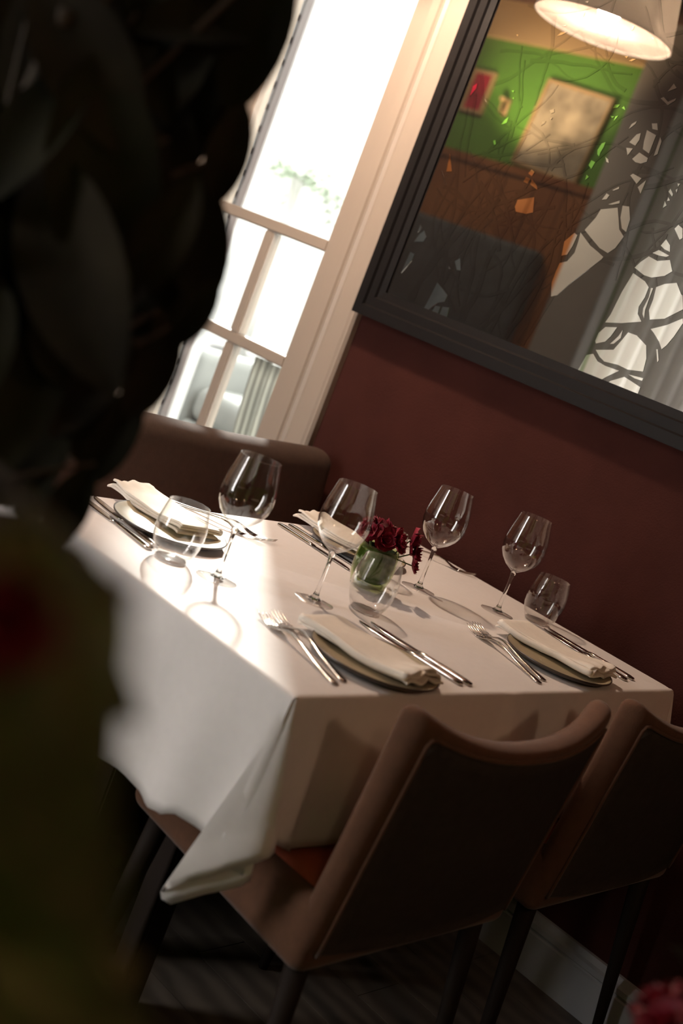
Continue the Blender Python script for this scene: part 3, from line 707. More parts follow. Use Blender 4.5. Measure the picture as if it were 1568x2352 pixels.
def napkin(seed):
    rn = random.Random(seed); n = empty('napkin', 'x', 'napkin', group='cream folded napkins')
    L, W = .108, .048
    ph = rn.uniform(0, 6)
    for k in range(3):
        bm = bmesh.new(); zk = .0045 * k
        def f(p, k=k):
            x, y, z = p; e = max(0, (-y - L * .55) / (L * .45)); fr = max(0, (y - L * .5) / (L * .5))
            wv = math.sin(x * 160 + k * 2.1 + ph) * .0026 * e + math.sin(x * 70 + ph) * .0016 * (e + .3)
            z2 = z + wv + .007 * e * (1 if k else .3) * (1 - abs(x / W) ** 4) + .0018 * math.sin(y * 38 + ph + x * 20)
            x2 = x * (1 + .06 * math.sin(y * 30 + ph)) - .010 * (y / L) + .003 * math.sin(y * 55 + k + ph)
            y2 = y + k * .0035 * (.3 - .7 * math.tanh(y / (L * .3))) + .003 * math.sin(x * 120 + ph * k) * e
            return (x2, y2, z2 - .004 * fr * (k == 0) - .006 * (1 - min(1, (y / L) ** 2)) - .003 * max(0, abs(y / L) - .9) * 10)
        rbox(bm, (W - .001 * k, L, .0024), .0023, (14, 26, 1), f, c=(0, 0, .003 + zk)); link('fold', bm, M['napkin'], n)
    # soft rounded roll on the left long edge joining the layers
    bm = bmesh.new()
    pts = [(-W + .001 + .003 * math.sin(t * 9 + ph) - .010 * (lerp(-L, L, t) / L), lerp(-L + .004, L - .006, t), .0078 + .0018 * math.sin(lerp(-L, L, t) * 38 + ph - W * 20) - .006 * (1 - (2 * t - 1) ** 2)) for t in [i / 24 for i in range(25)]]
    tube(bm, pts, [.0066] * 25, 10); link('rolled_edge', bm, M['napkin'], n)
    return n
n1 = napkin(1); n1.location = (1.484, 1.088, CT + .0158); n1.rotation_euler = (0, 0, math.radians(3)); n1['label'] = 'cream folded napkin on the plate nearest the cloth corner'
n2 = napkin(5); n2.location = (2.066, 1.108, CT + .0158); n2.rotation_euler = (0, 0, math.radians(1)); n2['label'] = 'cream folded napkin with crumpled end on the right-hand front plate'
n3 = napkin(9); n3.location = (1.490, 1.640, CT + .0158); n3.rotation_euler = (0, 0, math.radians(176)); n3['label'] = 'folded napkin on the far left plate, behind the sunlit tumbler'
n4 = napkin(12); n4.location = (1.985, 1.625, CT + .0158); n4.rotation_euler = (0, 0, math.radians(180)); n4['label'] = 'folded napkin on the plate behind the vase, seen through a wine glass'

# ------------------------------------------------------------------ cutlery
def fork_proto():
    f = empty('fork', 'x', 'fork', group='steel forks')
    bm = bmesh.new()   # handle end at y=-.118, tines to +.112, z from cloth
    strip(bm, [(0, -.118, .0028, .0030, .0012), (0, -.116, .0030, .0062, .0018), (0, -.108, .0032, .0074, .0020), (0, -.080, .0045, .0056, .0019), (0, -.045, .0075, .0036, .0018), (0, -.010, .0125, .0027, .0020), (0, .020, .0150, .0026, .0022), (0, .035, .0130, .0036, .0018), (0, .045, .0095, .0085, .0012), (0, .054, .0062, .0118, .0010), (0, .064, .0042, .0126, .0010), (0, .070, .0036, .0124, .0010)], 10)
    link('handle', bm, M['steel'], f)
    for k in range(4):
        x = (k - 1.5) * .0067; bm = bmesh.new()
        strip(bm, [(x * 1.0, .069, .0036, .0024, .0010), (x, .075, .0034, .0018, .0010), (x, .090, .0045, .0014, .0009), (x * .97, .104, .0078, .0011, .0007), (x * .95, .112, .0108, .0005, .0004)], 6); link('tine', bm, M['steel'], f)
    return f
def knife_proto():
    k = empty('knife', 'x', 'knife', group='steel knives')
    bm = bmesh.new(); strip(bm, [(0, -.114, .0035, .0045, .0020), (0, -.112, .0038, .0068, .0030), (0, -.100, .0042, .0078, .0036), (0, -.050, .0042, .0064, .0034), (0, -.020, .0040, .0050, .0030), (0, -.012, .0040, .0060, .0034), (0, -.008, .0040, .0046, .0028), (0, .000, .0038, .0060, .0022)], 10); link('handle', bm, M['steel'], k)
    bm = bmesh.new(); strip(bm, [(0, -.002, .0034, .0058, .0012), (-.0005, .006, .0032, .0085, .0010), (-.001, .040, .0030, .0094, .0009), (-.001, .080, .0030, .0090, .0008), (.0002, .100, .0030, .0070, .0007), (.002, .110, .0030, .0040, .0006), (.0035, .114, .0030, .0012, .0004)], 8); link('blade', bm, M['steel'], k)
    return k
def put(proto, a, b2, label, first, top=(0, 0, 1)):
    """a = handle end, b2 = tip"""
    a = Vector(a); b2 = Vector(b2); m_ = (a + b2) / 2; rz = math.atan2(b2.y - a.y, b2.x - a.x) - PI / 2
    if first: proto.location = (m_.x, m_.y, CT); proto.rotation_euler = (0, 0, rz); proto['label'] = label
    else: dup(proto, (m_.x, m_.y, CT), rz, label)
fk = fork_proto(); kn = knife_proto()
put(fk, (1.328, 1.006), (1.380, 1.230), 'outer fork of the two left of the nearest plate', True)
put(fk, (1.353, 1.008), (1.417, 1.243), 'inner fork of the two, next to the nearest plate\'s edge', False)
put(fk, (1.867, 1.005), (1.936, 1.227), 'outer fork of the two left of the right-hand front plate', False)
put(fk, (1.893, 1.008), (1.968, 1.243), 'inner fork of the two, next to the right-hand front plate', False)
put(fk, (1.600, 1.750), (1.722, 1.565), 'outer fork of the far left setting, tines out over the cloth', False)
put(fk, (1.580, 1.745), (1.680, 1.570), 'inner fork of the far left setting, beside its plate', False)
put(fk, (2.200, 1.690), (2.310, 1.500), 'fork behind the wine glass near the maroon wall, far side setting', False)
put(kn, (1.627, 1.000), (1.614, 1.228), 'table knife closer to the nearest plate, on its right', True)
put(kn, (1.650, 1.002), (1.643, 1.222), 'table knife of the nearest setting, outer one towards the wall', False)
put(kn, (2.193, 1.012), (2.222, 1.240), 'knife tucked against the right-hand front plate, partly under its napkin end', False)
put(kn, (2.226, 1.016), (2.244, 1.242), 'knife nearest the maroon wall at the front right setting', False)
put(kn, (1.336, 1.470), (1.352, 1.692), 'shaded knife at the table\'s far left, outer of the two' , False)
kn_ang = None
put(kn, (1.361, 1.488), (1.384, 1.704), 'shaded knife at the far left, next to the far left plate', False)
put(kn, (1.852, 1.690), (1.842, 1.466), 'knife lying behind the second wine glass, outer of the two', False)
put(kn, (1.888, 1.694), (1.882, 1.470), 'knife behind the second wine glass, closer to the hidden plate', False)

# ------------------------------------------------------------------ flowers
def bloom(bm, c, r, rnd):
    for layer, (n, tilt, rr) in enumerate(((6, .25, 1.0), (5, .8, .8), (4, 1.2, .55))):
        for i in range(n):
            a = 2 * PI * i / n + rnd.random(); g = []
            for u in range(5):
                for v in range(5):
                    s = u / 4; t = (v / 4 - .5) * 2
                    w = rr * r * .62 * math.sin(PI * min(1, s * .8 + .12)) ; out = rr * r * s
                    wob = r * .12 * math.sin(t * 7 + i * 2 + layer) * s
                    x = out * math.cos(tilt) ; z = out * math.sin(tilt) + wob + r * .18 * t * t * s; y = w * t
                    g.append(bm.verts.new(Vector(c) + Vector((x * math.cos(a) - y * math.sin(a), x * math.sin(a) + y * math.cos(a), z))))
            for u in range(4):
                for v in range(4): q = u * 5 + v; bm.faces.new((g[q], g[q + 1], g[q + 6], g[q + 5]))
def tilt_bloom(center, direction, r, rnd, parent, m):
    bm = bmesh.new(); bloom(bm, (0, 0, 0), r, rnd)
    q = Vector(direction).to_track_quat('Z', 'Y').to_matrix().to_4x4()
    bmesh.ops.transform(bm, matrix=Matrix.Translation(center) @ q, verts=bm.verts[:]); return link('bloom', bm, m, parent)
fv = empty('flower_vase', 'small green-leaf-lined glass vase of burgundy flowers in the middle of the table', 'vase', (1.812, 1.392, CT))
bm = bmesh.new(); lathe(bm, [(0, 0), (.027, 0), (.034, .006), (.0405, .030), (.0415, .050), (.0395, .070), (.036, .084), (.0345, .084), (.038, .070), (.0395, .050), (.038, .030), (.031, .009), (0, .008)], 48); link('vase', bm, M['vase'], fv)
bm = bmesh.new(); lathe(bm, [(.025, .014), (.034, .022), (.0375, .050), (.036, .070), (.033, .080), (.032, .079), (.035, .068), (.0363, .050), (.033, .024), (.024, .016)], 40, close=True); link('rolled_leaf', bm, M['vleaf'], fv)
rf = random.Random(5)
for (dx, dy, dz, r) in ((-.030, .012, .102, .026), (-.008, -.004, .098, .026), (.012, -.018, .102, .027), (.036, -.030, .112, .028), (.045, -.040, .090, .024), (.020, .018, .110, .024), (-.018, .026, .112, .024), (.050, -.045, .068, .018), (-.045, .005, .110, .016)):
    tilt_bloom(Vector((dx, dy, dz)), Vector((dx * 1.2, dy * 1.2 - .02, .03 + rf.uniform(-.02, .02))), r, rf, fv, M['petal'])
    bm = bmesh.new(); tube(bm, [(dx * .2, dy * .2, .02), (dx * .5, dy * .5, .07), (dx, dy, dz)], .0014, 6); link('flower_stem', bm, M['vleaf'], fv)
# neighbouring table, close to the camera at the lower right, with its own posy
nt_ = empty('side_table', 'small cloth-topped table below the lower right corner, out of the frame', 'table', (1.20, -.055, 0))
B('table_top', (-.35, -.35, .71, .35, .35, .748), M['cloth'], nt_, .006)
for sx in (-1, 1):
    for sy in (-1, 1): B('leg', (sx * .3 - .02, sy * .3 - .02, 0, sx * .3 + .02, sy * .3 + .02, .71), M['leg'], nt_, .003)
fp = empty('flower_posy', 'burgundy flowers with fine green sprigs cut off by the lower right corner', 'flowers', (1.005, .232, .748))
bm = bmesh.new(); lathe(bm, [(0, 0), (.027, 0), (.036, .01), (.040, .04), (.034, .07), (.032, .07), (.037, .04), (.033, .012), (0, .008)], 32); link('vase', bm, M['vase'], fp)
for i, (dx, dy, dz, r) in enumerate(((-.055, .055, .085, .026), (-.02, .075, .080, .026), (.03, .060, .095, .03), (.00, .035, .11, .028), (.055, .02, .10, .028), (-.03, .02, .105, .026))):
    tilt_bloom(Vector((dx, dy, dz)), Vector((dx, dy, .06)), r, rf, fp, M['petal'])
    bm = bmesh.new(); tube(bm, [(dx * .2, dy * .2, .02), (dx * .6, dy * .6, .06), (dx, dy, dz)], .0014, 6); link('flower_stem', bm, M['vleaf'], fp)
for i in range(16):
    bm = bmesh.new(); a = rf.uniform(0, 6.28); e = Vector((.03 + .05 * math.cos(a), .06 + .045 * math.sin(a), .11 + rf.random() * .05)); s = Vector((0, 0, .05))
    tube(bm, [s, s.lerp(e, .6) + Vector((0, 0, .015)), e], .0008, 5)
    for k in range(9):
        p = s.lerp(e, .45 + .55 * k / 8) + Vector((0, 0, .012 * math.sin(PI * k / 8))); d = Vector((rf.uniform(-1, 1), rf.uniform(-1, 1), rf.uniform(-.2, 1))).normalized() * .014; sd_ = d.cross(Vector((0, 0, 1))).normalized() * .003
        f = [bm.verts.new(v) for v in (p, p + d * .5 + sd_, p + d, p + d * .5 - sd_)]; bm.faces.new(f)
    link('sprig', bm, M['leaf'], fp)

# ------------------------------------------------------------------ big plant in the left foreground
LEAVES = [
(0.584,1.029,1.407,0.79,-0.59,-0.19,-0.58,-0.81,0.07,0.152),
(0.616,0.868,1.352,-0.05,0.22,-0.98,-0.75,-0.65,-0.11,0.148),
(0.624,1.059,1.299,0.23,-0.92,-0.32,-0.82,-0.36,0.44,0.199),
(0.669,1.034,1.383,-0.2,-0.29,-0.94,-0.76,-0.56,0.34,0.162),
(0.609,1.011,1.37,-0.16,-0.32,-0.93,-0.89,-0.36,0.28,0.151),
(0.57,0.874,1.369,-0.54,-0.08,-0.84,-0.75,-0.41,0.52,0.144),
(0.645,1.219,1.439,0.68,-0.68,-0.27,-0.57,-0.73,0.38,0.185),
(0.587,1.125,1.358,0.22,-0.81,-0.54,-0.89,-0.39,0.22,0.186),
(0.566,1.15,1.423,0.27,-0.91,-0.32,-0.85,-0.38,0.36,0.179),
(0.719,1.108,1.509,-0.5,0.18,-0.85,-0.57,-0.8,0.17,0.206),
(0.792,1.044,1.513,-0.21,-0.15,-0.97,-0.54,-0.81,0.24,0.156),
(0.57,1.078,1.275,0.35,-0.55,0.76,-0.75,-0.65,-0.12,0.179),
(0.583,0.818,1.174,-0.4,-0.04,-0.92,-0.65,-0.69,0.31,0.172),
(0.616,0.827,1.342,0,0.24,-0.97,-0.59,-0.78,-0.19,0.161),
(0.688,1.14,1.311,0.5,-0.68,-0.54,-0.65,-0.7,0.29,0.153),
(0.594,0.874,1.404,0.82,-0.18,0.54,-0.54,-0.53,0.65,0.143),
(0.594,0.919,1.443,0.06,0.12,-0.99,-0.82,-0.56,-0.12,0.21),
(0.799,1.001,1.229,-0.43,0.25,-0.87,-0.77,-0.61,0.2,0.168),
(0.564,0.867,1.384,0.06,-0.46,-0.88,-0.7,-0.65,0.3,0.211),
(0.606,0.865,1.165,0.03,0.72,0.69,-0.9,-0.28,0.34,0.181),
(0.79,1.041,1.323,0.03,0.27,-0.96,-0.85,-0.49,-0.17,0.154),
(0.641,0.976,0.961,-0.13,-0.04,0.99,-0.77,-0.63,-0.13,0.193),
(0.727,0.996,1.315,0.1,-0.22,0.97,-0.89,-0.45,-0.01,0.207),
(0.685,1.149,1.276,0.53,-0.51,-0.68,-0.5,-0.83,0.24,0.157),
(0.69,1.007,1.408,-0.07,-0.74,-0.67,-0.79,-0.37,0.49,0.188),
(0.629,1.07,1.277,0.42,-0.89,-0.16,-0.87,-0.45,0.19,0.184),
(0.517,0.907,1.23,0.7,-0.41,-0.58,-0.5,-0.87,0.01,0.174),
(0.698,0.992,1.374,0.12,-0.35,-0.93,-0.71,-0.68,0.17,0.154),
(0.594,0.943,1.308,-0.35,0.47,0.81,-0.67,-0.73,0.14,0.165),
(0.633,0.977,1.357,-0.01,-0.73,-0.68,-0.98,-0.14,0.17,0.199),
(0.606,1.03,1.403,0.3,-0.78,-0.55,-0.67,-0.58,0.46,0.199),
(0.546,0.871,1.297,0.1,-0.7,-0.71,-0.91,-0.36,0.22,0.21),
(0.721,1.037,1.268,0.07,-0.01,-1,-0.81,-0.59,-0.05,0.15),
(0.59,1.001,1.392,0.49,-0.56,-0.67,-0.45,-0.82,0.35,0.161),
(0.535,0.934,1.422,0.2,-0.79,-0.58,-0.8,-0.47,0.37,0.175),
(0.693,1.131,1.459,0.68,-0.61,-0.41,-0.52,-0.79,0.33,0.191),
(0.761,0.957,1.04,-0.38,0.91,-0.15,-0.87,-0.31,0.38,0.149),
(0.687,0.966,1.199,-0.27,0.1,-0.96,-0.85,-0.5,0.19,0.189),
(0.783,0.999,1.442,-0.49,-0.3,-0.82,-0.67,-0.47,0.57,0.187),
(0.671,1.094,1.192,0.9,-0.43,0.12,-0.44,-0.8,0.42,0.167),
(0.57,0.97,1.445,-0.18,-0.54,-0.82,-0.87,-0.31,0.39,0.198),
(0.551,0.923,1.262,0.21,-0.01,0.98,-0.65,-0.75,0.13,0.166),
(0.661,1.03,1.241,0.34,-0.91,-0.25,-0.91,-0.38,0.15,0.143),
(0.716,1.04,1.367,-0.04,-0.35,-0.94,-0.8,-0.55,0.24,0.202),
(0.636,0.898,1.187,0.25,-0.21,-0.95,-0.61,-0.8,0.01,0.15),
(0.714,1.032,1.302,-0.39,0.22,-0.9,-0.54,-0.84,0.03,0.148),
(0.696,0.96,1.219,-0.11,0.11,-0.99,-0.58,-0.81,-0.03,0.209),
(0.6,0.8,1.009,-0.05,0.47,0.88,-0.9,-0.41,0.17,0.148),
(0.778,0.984,1.304,-0.14,0.33,-0.93,-0.8,-0.6,-0.09,0.151),
(0.632,1.271,1.457,0.37,-0.78,-0.5,-0.71,-0.58,0.39,0.193),
(0.73,1.051,1.427,-0.36,-0.18,-0.92,-0.81,-0.43,0.4,0.153),
(0.578,1.017,1.244,0.31,-0.95,-0.01,-0.91,-0.3,0.27,0.163),
(0.768,0.971,1.366,-0.82,0.56,0.14,-0.56,-0.83,0.02,0.206),
(0.561,0.839,1.058,-0.22,0.37,0.9,-0.64,-0.75,0.16,0.15),
(0.576,0.979,1.429,0.53,-0.33,-0.78,-0.78,-0.56,-0.29,0.2),
(0.785,1.015,1.477,-0.62,0.12,-0.78,-0.66,-0.61,0.43,0.183),
(0.647,1.036,1.129,0.13,-0.44,0.89,-0.62,-0.73,-0.27,0.155),
(0.684,1.188,1.379,0.44,-0.77,0.46,-0.84,-0.53,-0.09,0.195),
(0.64,0.812,1.261,-0.6,0.12,-0.79,-0.65,-0.65,0.4,0.144),
(0.704,0.91,1.441,-0.14,0.28,-0.95,-0.68,-0.72,-0.11,0.2),
(0.594,0.967,1.26,0.38,-0.39,0.84,-0.86,-0.49,0.16,0.2),
(0.572,1.042,1.269,0.8,-0.58,0.16,-0.58,-0.68,0.45,0.212),
(0.704,0.878,1.333,-0.06,0.25,-0.97,-0.6,-0.78,-0.17,0.201),
(0.725,1.075,1.441,0.42,-0.52,-0.75,-0.71,-0.7,0.09,0.148),
(0.66,1.088,1.171,0.63,-0.45,0.63,-0.63,-0.77,0.08,0.164),
(0.731,0.946,1.242,-0.13,0.12,-0.98,-0.64,-0.77,-0.01,0.16),
(0.726,0.966,1.31,-0.1,-0.17,-0.98,-0.74,-0.64,0.19,0.216),
(0.573,0.906,1.29,0.23,-0.53,-0.82,-0.74,-0.64,0.2,0.212),
(0.682,1.07,1.31,0.37,-0.75,-0.55,-0.84,-0.52,0.14,0.194),
(0.674,0.99,1.46,0.13,-0.21,-0.97,-0.72,-0.69,0.05,0.186),
(0.551,1.001,1.356,0.78,-0.51,-0.37,-0.46,-0.86,0.21,0.154),
(0.696,1.006,1.487,-0.6,0.15,-0.78,-0.64,-0.68,0.36,0.193),
(0.673,0.875,1.264,-0.33,-0.02,-0.94,-0.87,-0.38,0.32,0.149),
(0.77,1.057,1.326,0.07,0.62,0.78,-0.63,-0.58,0.51,0.183),
(0.713,0.881,1.199,-0.68,0.71,0.17,-0.73,-0.66,-0.17,0.205),
(0.558,0.903,1.284,0.09,-0.18,-0.98,-0.83,-0.56,0.03,0.152),
(0.648,1.163,1.451,0.48,-0.75,-0.47,-0.84,-0.54,0.01,0.146),
(0.624,0.857,1.334,0,0.15,-0.99,-0.61,-0.78,-0.12,0.165),
(0.585,0.974,1.279,0.43,-0.65,-0.62,-0.76,-0.64,0.15,0.175),
(0.664,1.024,1.165,0.36,0.28,0.89,-0.6,-0.66,0.45,0.176),
(0.605,0.895,1.422,0.46,-0.33,-0.82,-0.75,-0.64,-0.16,0.09),
(0.754,0.958,1.435,-0.36,0.73,-0.58,-0.87,-0.48,-0.07,0.082),
(0.669,0.967,1.17,0.41,-0.24,-0.88,-0.81,-0.53,-0.24,0.096),
(0.662,0.923,1.418,0.68,-0.17,0.71,-0.51,-0.81,0.29,0.091),
(0.605,0.804,1.337,-0.44,0.38,-0.81,-0.88,-0.35,0.31,0.099),
(0.685,1.021,1.501,-0.08,0.03,-1,-0.63,-0.77,0.03,0.073),
(0.529,0.84,1.192,-0.26,-0.51,-0.82,-0.71,-0.48,0.52,0.105),
(0.725,0.941,1.272,-0.17,0.42,-0.89,-0.9,-0.43,-0.03,0.091),
(0.65,0.816,1.178,-0.61,-0.13,-0.78,-0.65,-0.48,0.58,0.108),
(0.552,1.041,1.306,0.34,-0.92,-0.21,-0.76,-0.4,0.51,0.12),
(0.621,0.878,1.419,-0.63,-0.03,-0.78,-0.53,-0.72,0.46,0.11),
(0.614,0.764,1.318,-0.21,0.08,-0.98,-0.8,-0.58,0.12,0.109),
(0.673,1.019,1.202,0.26,0.03,-0.97,-0.84,-0.48,-0.24,0.098),
(0.616,1.058,1.368,-0.29,0.63,0.72,-0.82,-0.55,0.16,0.099),
(0.654,0.985,1.156,-0.03,-0.42,-0.91,-0.59,-0.72,0.36,0.089),
(0.549,0.821,1.188,0.37,-0.46,-0.81,-0.58,-0.79,0.19,0.072),
(0.533,0.841,1.073,0.5,-0.56,-0.66,-0.77,-0.64,-0.05,0.073),
(0.631,0.979,1.208,0.02,-0.1,-0.99,-0.54,-0.84,0.08,0.088),
(0.678,0.894,1.221,0.4,-0.32,0.86,-0.58,-0.82,-0.04,0.081),
(0.663,0.904,1.397,-0.77,0.54,0.34,-0.54,-0.83,0.08,0.077),
(0.634,0.962,1.074,-0.23,0.74,0.63,-0.6,-0.62,0.5,0.084),
(0.661,0.996,1.246,-0.5,0.19,-0.85,-0.74,-0.6,0.3,0.096),
(0.689,1.048,1.305,0.07,-0,-1,-0.56,-0.83,-0.04,0.107),
(0.567,0.889,1.168,0.3,-0.72,0.63,-0.89,-0.45,-0.09,0.073),
(0.513,0.942,1.282,0.8,-0.51,-0.32,-0.56,-0.82,-0.07,0.113),
(0.743,1.011,1.402,-0.04,-0.7,-0.72,-0.67,-0.51,0.54,0.081),
(0.752,0.889,1.238,-0.51,-0.19,-0.84,-0.7,-0.49,0.53,0.076),
(0.606,1.03,1.244,0.09,0.08,-0.99,-0.82,-0.56,-0.12,0.08),
(0.696,1.067,1.444,-0.41,0.14,-0.9,-0.81,-0.51,0.29,0.092),
(0.546,0.935,1.251,0.54,-0.66,0.52,-0.79,-0.61,0.04,0.117),
(0.632,1.074,1.296,-0.02,-0.57,-0.82,-0.53,-0.69,0.49,0.115),
(0.63,0.932,1.484,0.04,-0.37,-0.93,-0.82,-0.55,0.18,0.109),
(0.678,0.959,1.273,-0.83,0.52,0.18,-0.51,-0.85,0.11,0.099),
(0.656,0.93,1.31,-0.36,-0.07,-0.93,-0.65,-0.7,0.3,0.108),
(0.647,0.873,1.009,0.21,0.21,0.95,-0.82,-0.49,0.29,0.073),
(0.718,0.969,1.19,-0.04,-0.03,-1,-0.53,-0.85,0.05,0.07),
(0.619,1.065,1.357,-0.06,-0.58,-0.81,-0.92,-0.29,0.27,0.075),
(0.647,1.067,1.233,-0.17,-0.08,-0.98,-0.8,-0.56,0.19,0.091),
(0.557,0.921,1.366,0.14,0.05,0.99,-0.9,-0.4,0.15,0.083),
(0.509,0.858,1.242,0.07,0.14,-0.99,-0.96,-0.24,-0.11,0.081),
(0.68,0.838,1.516,-0.04,-0.02,-1,-0.77,-0.64,0.04,0.14),
(0.691,0.835,1.392,0.02,0.03,-1,-0.77,-0.64,-0.03,0.092),
(0.691,0.865,1.329,0.21,-0.28,-0.94,-0.73,-0.68,0.04,0.128),
(0.672,0.769,1.251,-0.12,0.29,-0.95,-0.82,-0.57,-0.08,0.073),
(0.674,0.801,1.205,-0.09,0.14,-0.99,-0.79,-0.62,-0.01,0.099),
(0.679,0.823,1.14,-0.15,0.19,-0.97,-0.8,-0.61,0.01,0.109),
(0.621,0.778,1.078,-0.1,0.19,-0.98,-0.8,-0.6,-0.04,0.088),
(0.183,0.229,1.183,-0.01,-0.23,-0.97,-0.89,-0.44,0.11,0.055),
(0.186,0.23,1.167,0.39,-0.48,-0.79,-0.72,-0.7,0.06,0.071),
(0.189,0.232,1.181,0.15,-0.53,-0.83,-0.55,-0.75,0.37,0.066),
(0.239,0.272,1.122,-0.39,0.66,0.64,-0.66,-0.69,0.3,0.057),
(0.279,0.315,1.155,-0.71,0.11,-0.69,-0.54,-0.71,0.45,0.055),
(0.237,0.279,1.101,-0.19,0.6,0.78,-0.84,-0.51,0.19,0.065),
(0.301,0.248,1.029,-0.77,0.63,-0.11,-0.64,-0.76,0.08,0.063),
(0.188,0.251,1.167,0.05,-0.75,-0.66,-0.84,-0.39,0.38,0.066),
(0.195,0.209,1.167,0.14,0.52,0.84,-0.91,-0.27,0.32,0.048),
(0.209,0.298,1.188,0.24,-0.31,-0.92,-0.88,-0.47,-0.07,0.047),
(0.226,0.291,1.104,0.41,-0.66,-0.63,-0.76,-0.63,0.17,0.058),
(0.245,0.329,1.184,0.05,0.18,-0.98,-0.82,-0.56,-0.15,0.047),
(0.238,0.331,1.165,0.37,-0.86,-0.36,-0.9,-0.43,0.1,0.072),
(0.255,0.281,1.018,-0.02,0.26,0.96,-0.62,-0.76,0.19,0.067),
(0.252,0.31,1.103,-0.02,-0.34,-0.94,-0.82,-0.54,0.21,0.048),
(0.217,0.241,1.083,0.89,-0.45,-0.06,-0.45,-0.89,-0.03,0.047),
(0.192,0.226,1.189,-0.03,-0.37,-0.93,-0.71,-0.65,0.28,0.063),
(0.222,0.24,1.091,0.45,-0.79,-0.42,-0.84,-0.53,0.1,0.052),
(0.206,0.254,1.102,0.3,-0.9,-0.33,-0.8,-0.42,0.42,0.058),
(0.207,0.265,1.176,0.07,-0.4,-0.92,-0.85,-0.5,0.15,0.068),
(0.191,0.252,1.211,-0.04,-0.03,-1,-0.69,-0.73,0.04,0.054),
(0.272,0.291,1.049,0.73,-0.44,-0.52,-0.51,-0.86,0,0.058),
(0.207,0.262,1.121,0.19,-0.83,-0.52,-0.83,-0.42,0.37,0.077),
(0.221,0.322,1.165,0.39,-0.71,-0.59,-0.66,-0.66,0.36,0.059),
(0.246,0.269,1.173,-0.16,0.47,-0.87,-0.96,-0.26,0.04,0.058),
(0.224,0.278,1.096,0.57,-0.59,-0.57,-0.78,-0.61,-0.15,0.057),
(0.206,0.251,1.167,0.04,0.7,0.71,-0.62,-0.54,0.57,0.054),
(0.223,0.258,1.149,0.05,-0.08,-1,-0.71,-0.71,0.02,0.063),
(0.26,0.32,1.167,-0.36,-0.31,-0.88,-0.6,-0.65,0.47,0.062),
(0.262,0.261,1.022,0.53,0.19,0.83,-0.54,-0.68,0.5,0.051),
(0.258,0.328,1.153,-0.26,-0.22,-0.94,-0.76,-0.55,0.34,0.057),
(0.25,0.265,1.039,-0,0.05,1,-0.83,-0.55,0.02,0.057),
(0.231,0.266,1.065,0.51,-0.83,-0.21,-0.85,-0.53,0.01,0.054),
(0.229,0.328,1.158,0.61,-0.57,-0.55,-0.49,-0.82,0.3,0.079),
(0.216,0.255,1.083,0.11,-0.8,-0.59,-0.7,-0.48,0.53,0.049),
(0.218,0.247,1.111,0.02,0.2,0.98,-0.53,-0.83,0.18,0.076),
(0.244,0.343,1.181,-0.11,-0.6,-0.79,-0.67,-0.55,0.51,0.062),
(0.22,0.278,1.191,0.18,-0.3,-0.94,-0.74,-0.67,0.08,0.059),
(0.26,0.296,1.112,-0.14,-0.25,-0.96,-0.67,-0.68,0.28,0.064),
(0.263,0.311,1.155,0.24,0.08,-0.97,-0.75,-0.62,-0.24,0.07),
(0.235,0.261,1.145,0.1,0.66,0.74,-0.89,-0.28,0.37,0.062),
(0.273,0.335,1.105,-0.09,0.51,0.86,-0.74,-0.61,0.28,0.06),
(0.261,0.36,1.147,0.5,-0.57,-0.65,-0.5,-0.8,0.32,0.059),
(0.269,0.312,1.17,-0.32,0.16,-0.94,-0.82,-0.54,0.19,0.052),
(0.256,0.354,1.172,0.59,-0.39,-0.7,-0.72,-0.65,-0.24,0.068),
(0.255,0.281,1.157,-0.76,0.52,0.4,-0.56,-0.83,-0,0.051),
(0.274,0.311,1.153,-0.58,0.12,-0.81,-0.58,-0.75,0.31,0.054),
(0.225,0.312,1.18,0.06,-0.51,-0.86,-0.76,-0.58,0.29,0.062),
(0.281,0.323,1.1,-0.04,0.55,0.83,-0.68,-0.63,0.38,0.078),
(0.253,0.326,1.174,-0.1,-0.7,-0.7,-0.87,-0.28,0.4,0.057),
(0.245,0.275,1.135,-0.63,0.32,0.71,-0.5,-0.87,-0.05,0.063),
(0.249,0.307,1.175,-0.32,-0.28,-0.9,-0.6,-0.68,0.43,0.056),
(0.264,0.37,1.161,0.48,-0.23,-0.85,-0.68,-0.7,-0.2,0.055),
(0.282,0.315,1.137,-0.46,0.68,0.57,-0.82,-0.58,0.02,0.056),
(0.285,0.341,1.166,-0.38,-0.02,-0.93,-0.78,-0.54,0.33,0.07),
(0.229,0.304,1.177,0.28,-0.53,-0.8,-0.91,-0.42,-0.04,0.056),
(0.269,0.362,1.164,0.27,-0.11,-0.96,-0.77,-0.63,-0.14,0.07),
(0.267,0.35,1.18,-0.04,-0.69,-0.73,-0.85,-0.36,0.38,0.058)]
PB = Vector((.47, 1.02, 0))
pp = empty('potted_plant', 'large dark broad-leaved plant filling the blurred left foreground', 'plant', PB)
bm = bmesh.new(); lathe(bm, [(0, 0), (.14, 0), (.19, .30), (.195, .34), (.18, .34), (.17, .31), (0, .30)], 36); link('pot', bm, M['pot'], pp)
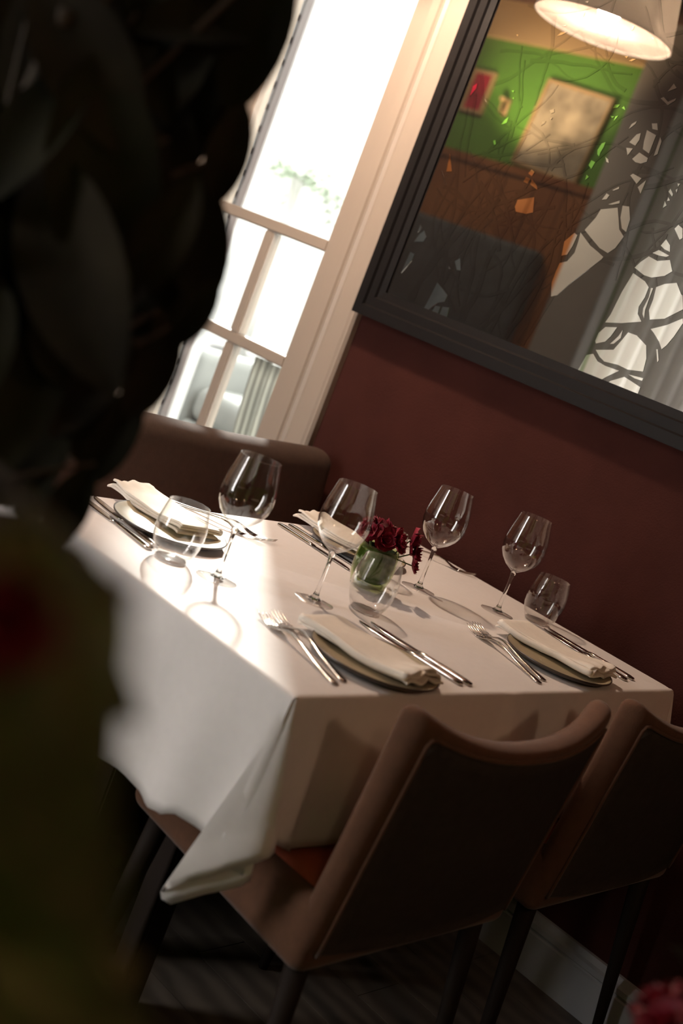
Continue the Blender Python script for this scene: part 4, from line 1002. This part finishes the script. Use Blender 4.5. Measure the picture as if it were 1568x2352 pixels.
bm = bmesh.new(); lathe(bm, [(0, .305), (.168, .305), (.168, .309), (0, .325)], 24); link('soil', bm, M['soil'], pp)
trunk = [Vector((0, 0, .30)), Vector((.02, -.02, .6)), Vector((.03, -.06, .9)), Vector((.06, -.10, 1.15)), Vector((.08, -.12, 1.4))]
bm = bmesh.new(); tube(bm, trunk, [.022, .019, .016, .013, .008], 10); link('trunk', bm, M['bark'], pp)
rl = random.Random(2)
def leaf(base, d, nrm, L, m_):
    bm = bmesh.new(); side = d.cross(nrm).normalized(); W = L * .21; g = []
    cu = rl.uniform(.05, .22)
    for i in range(9):
        s = i / 8; w = W * (4 * s * (1 - s)) ** .8 if 0 < s < 1 else W * .02
        for t in (-1, -.5, 0, .5, 1):
            g.append(bm.verts.new(base + d * (L * s) - nrm * (cu * L * s * s) + side * (w * t) + nrm * (abs(t) * w * .28)))
    for i in range(8):
        for j in range(4): q = i * 5 + j; bm.faces.new((g[q], g[q + 1], g[q + 6], g[q + 5]))
    link('leaf', bm, m_, pp)
for i, (bx, by, bz, dx, dy, dz, nx, ny, nz, L) in enumerate(LEAVES):
    b = Vector((bx, by, bz)) - PB
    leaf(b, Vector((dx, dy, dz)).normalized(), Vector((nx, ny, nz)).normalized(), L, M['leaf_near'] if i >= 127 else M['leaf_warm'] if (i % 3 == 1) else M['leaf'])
    if i % 2 == 0 or i >= 127:
        tz = max(.5, min(1.38, b.z - .12)); k = min(3, max(0, int((tz - .3) / .28))); a = trunk[k].lerp(trunk[k + 1], .5)
        mid = a.lerp(b, .5) + Vector((0, 0, -.03))
        bm = bmesh.new(); tube(bm, [a, mid, b], [.004, .003, .002], 6); link('twig', bm, M['bark'], pp)
for c, r in (((.176, .232, 1.191), .014), ((.205, .228, 1.203), .004), ((.27, .44, 1.16), .02)):
    tilt_bloom(Vector(c) - PB, Vector((-.7, -.6, .3)), r, rf, pp, M['petal'])
    a = trunk[3]; b = Vector(c) - PB; bm = bmesh.new(); tube(bm, [a, a.lerp(b, .5) + Vector((0, 0, -.04)), b], [.004, .003, .002], 6); link('twig', bm, M['bark'], pp)
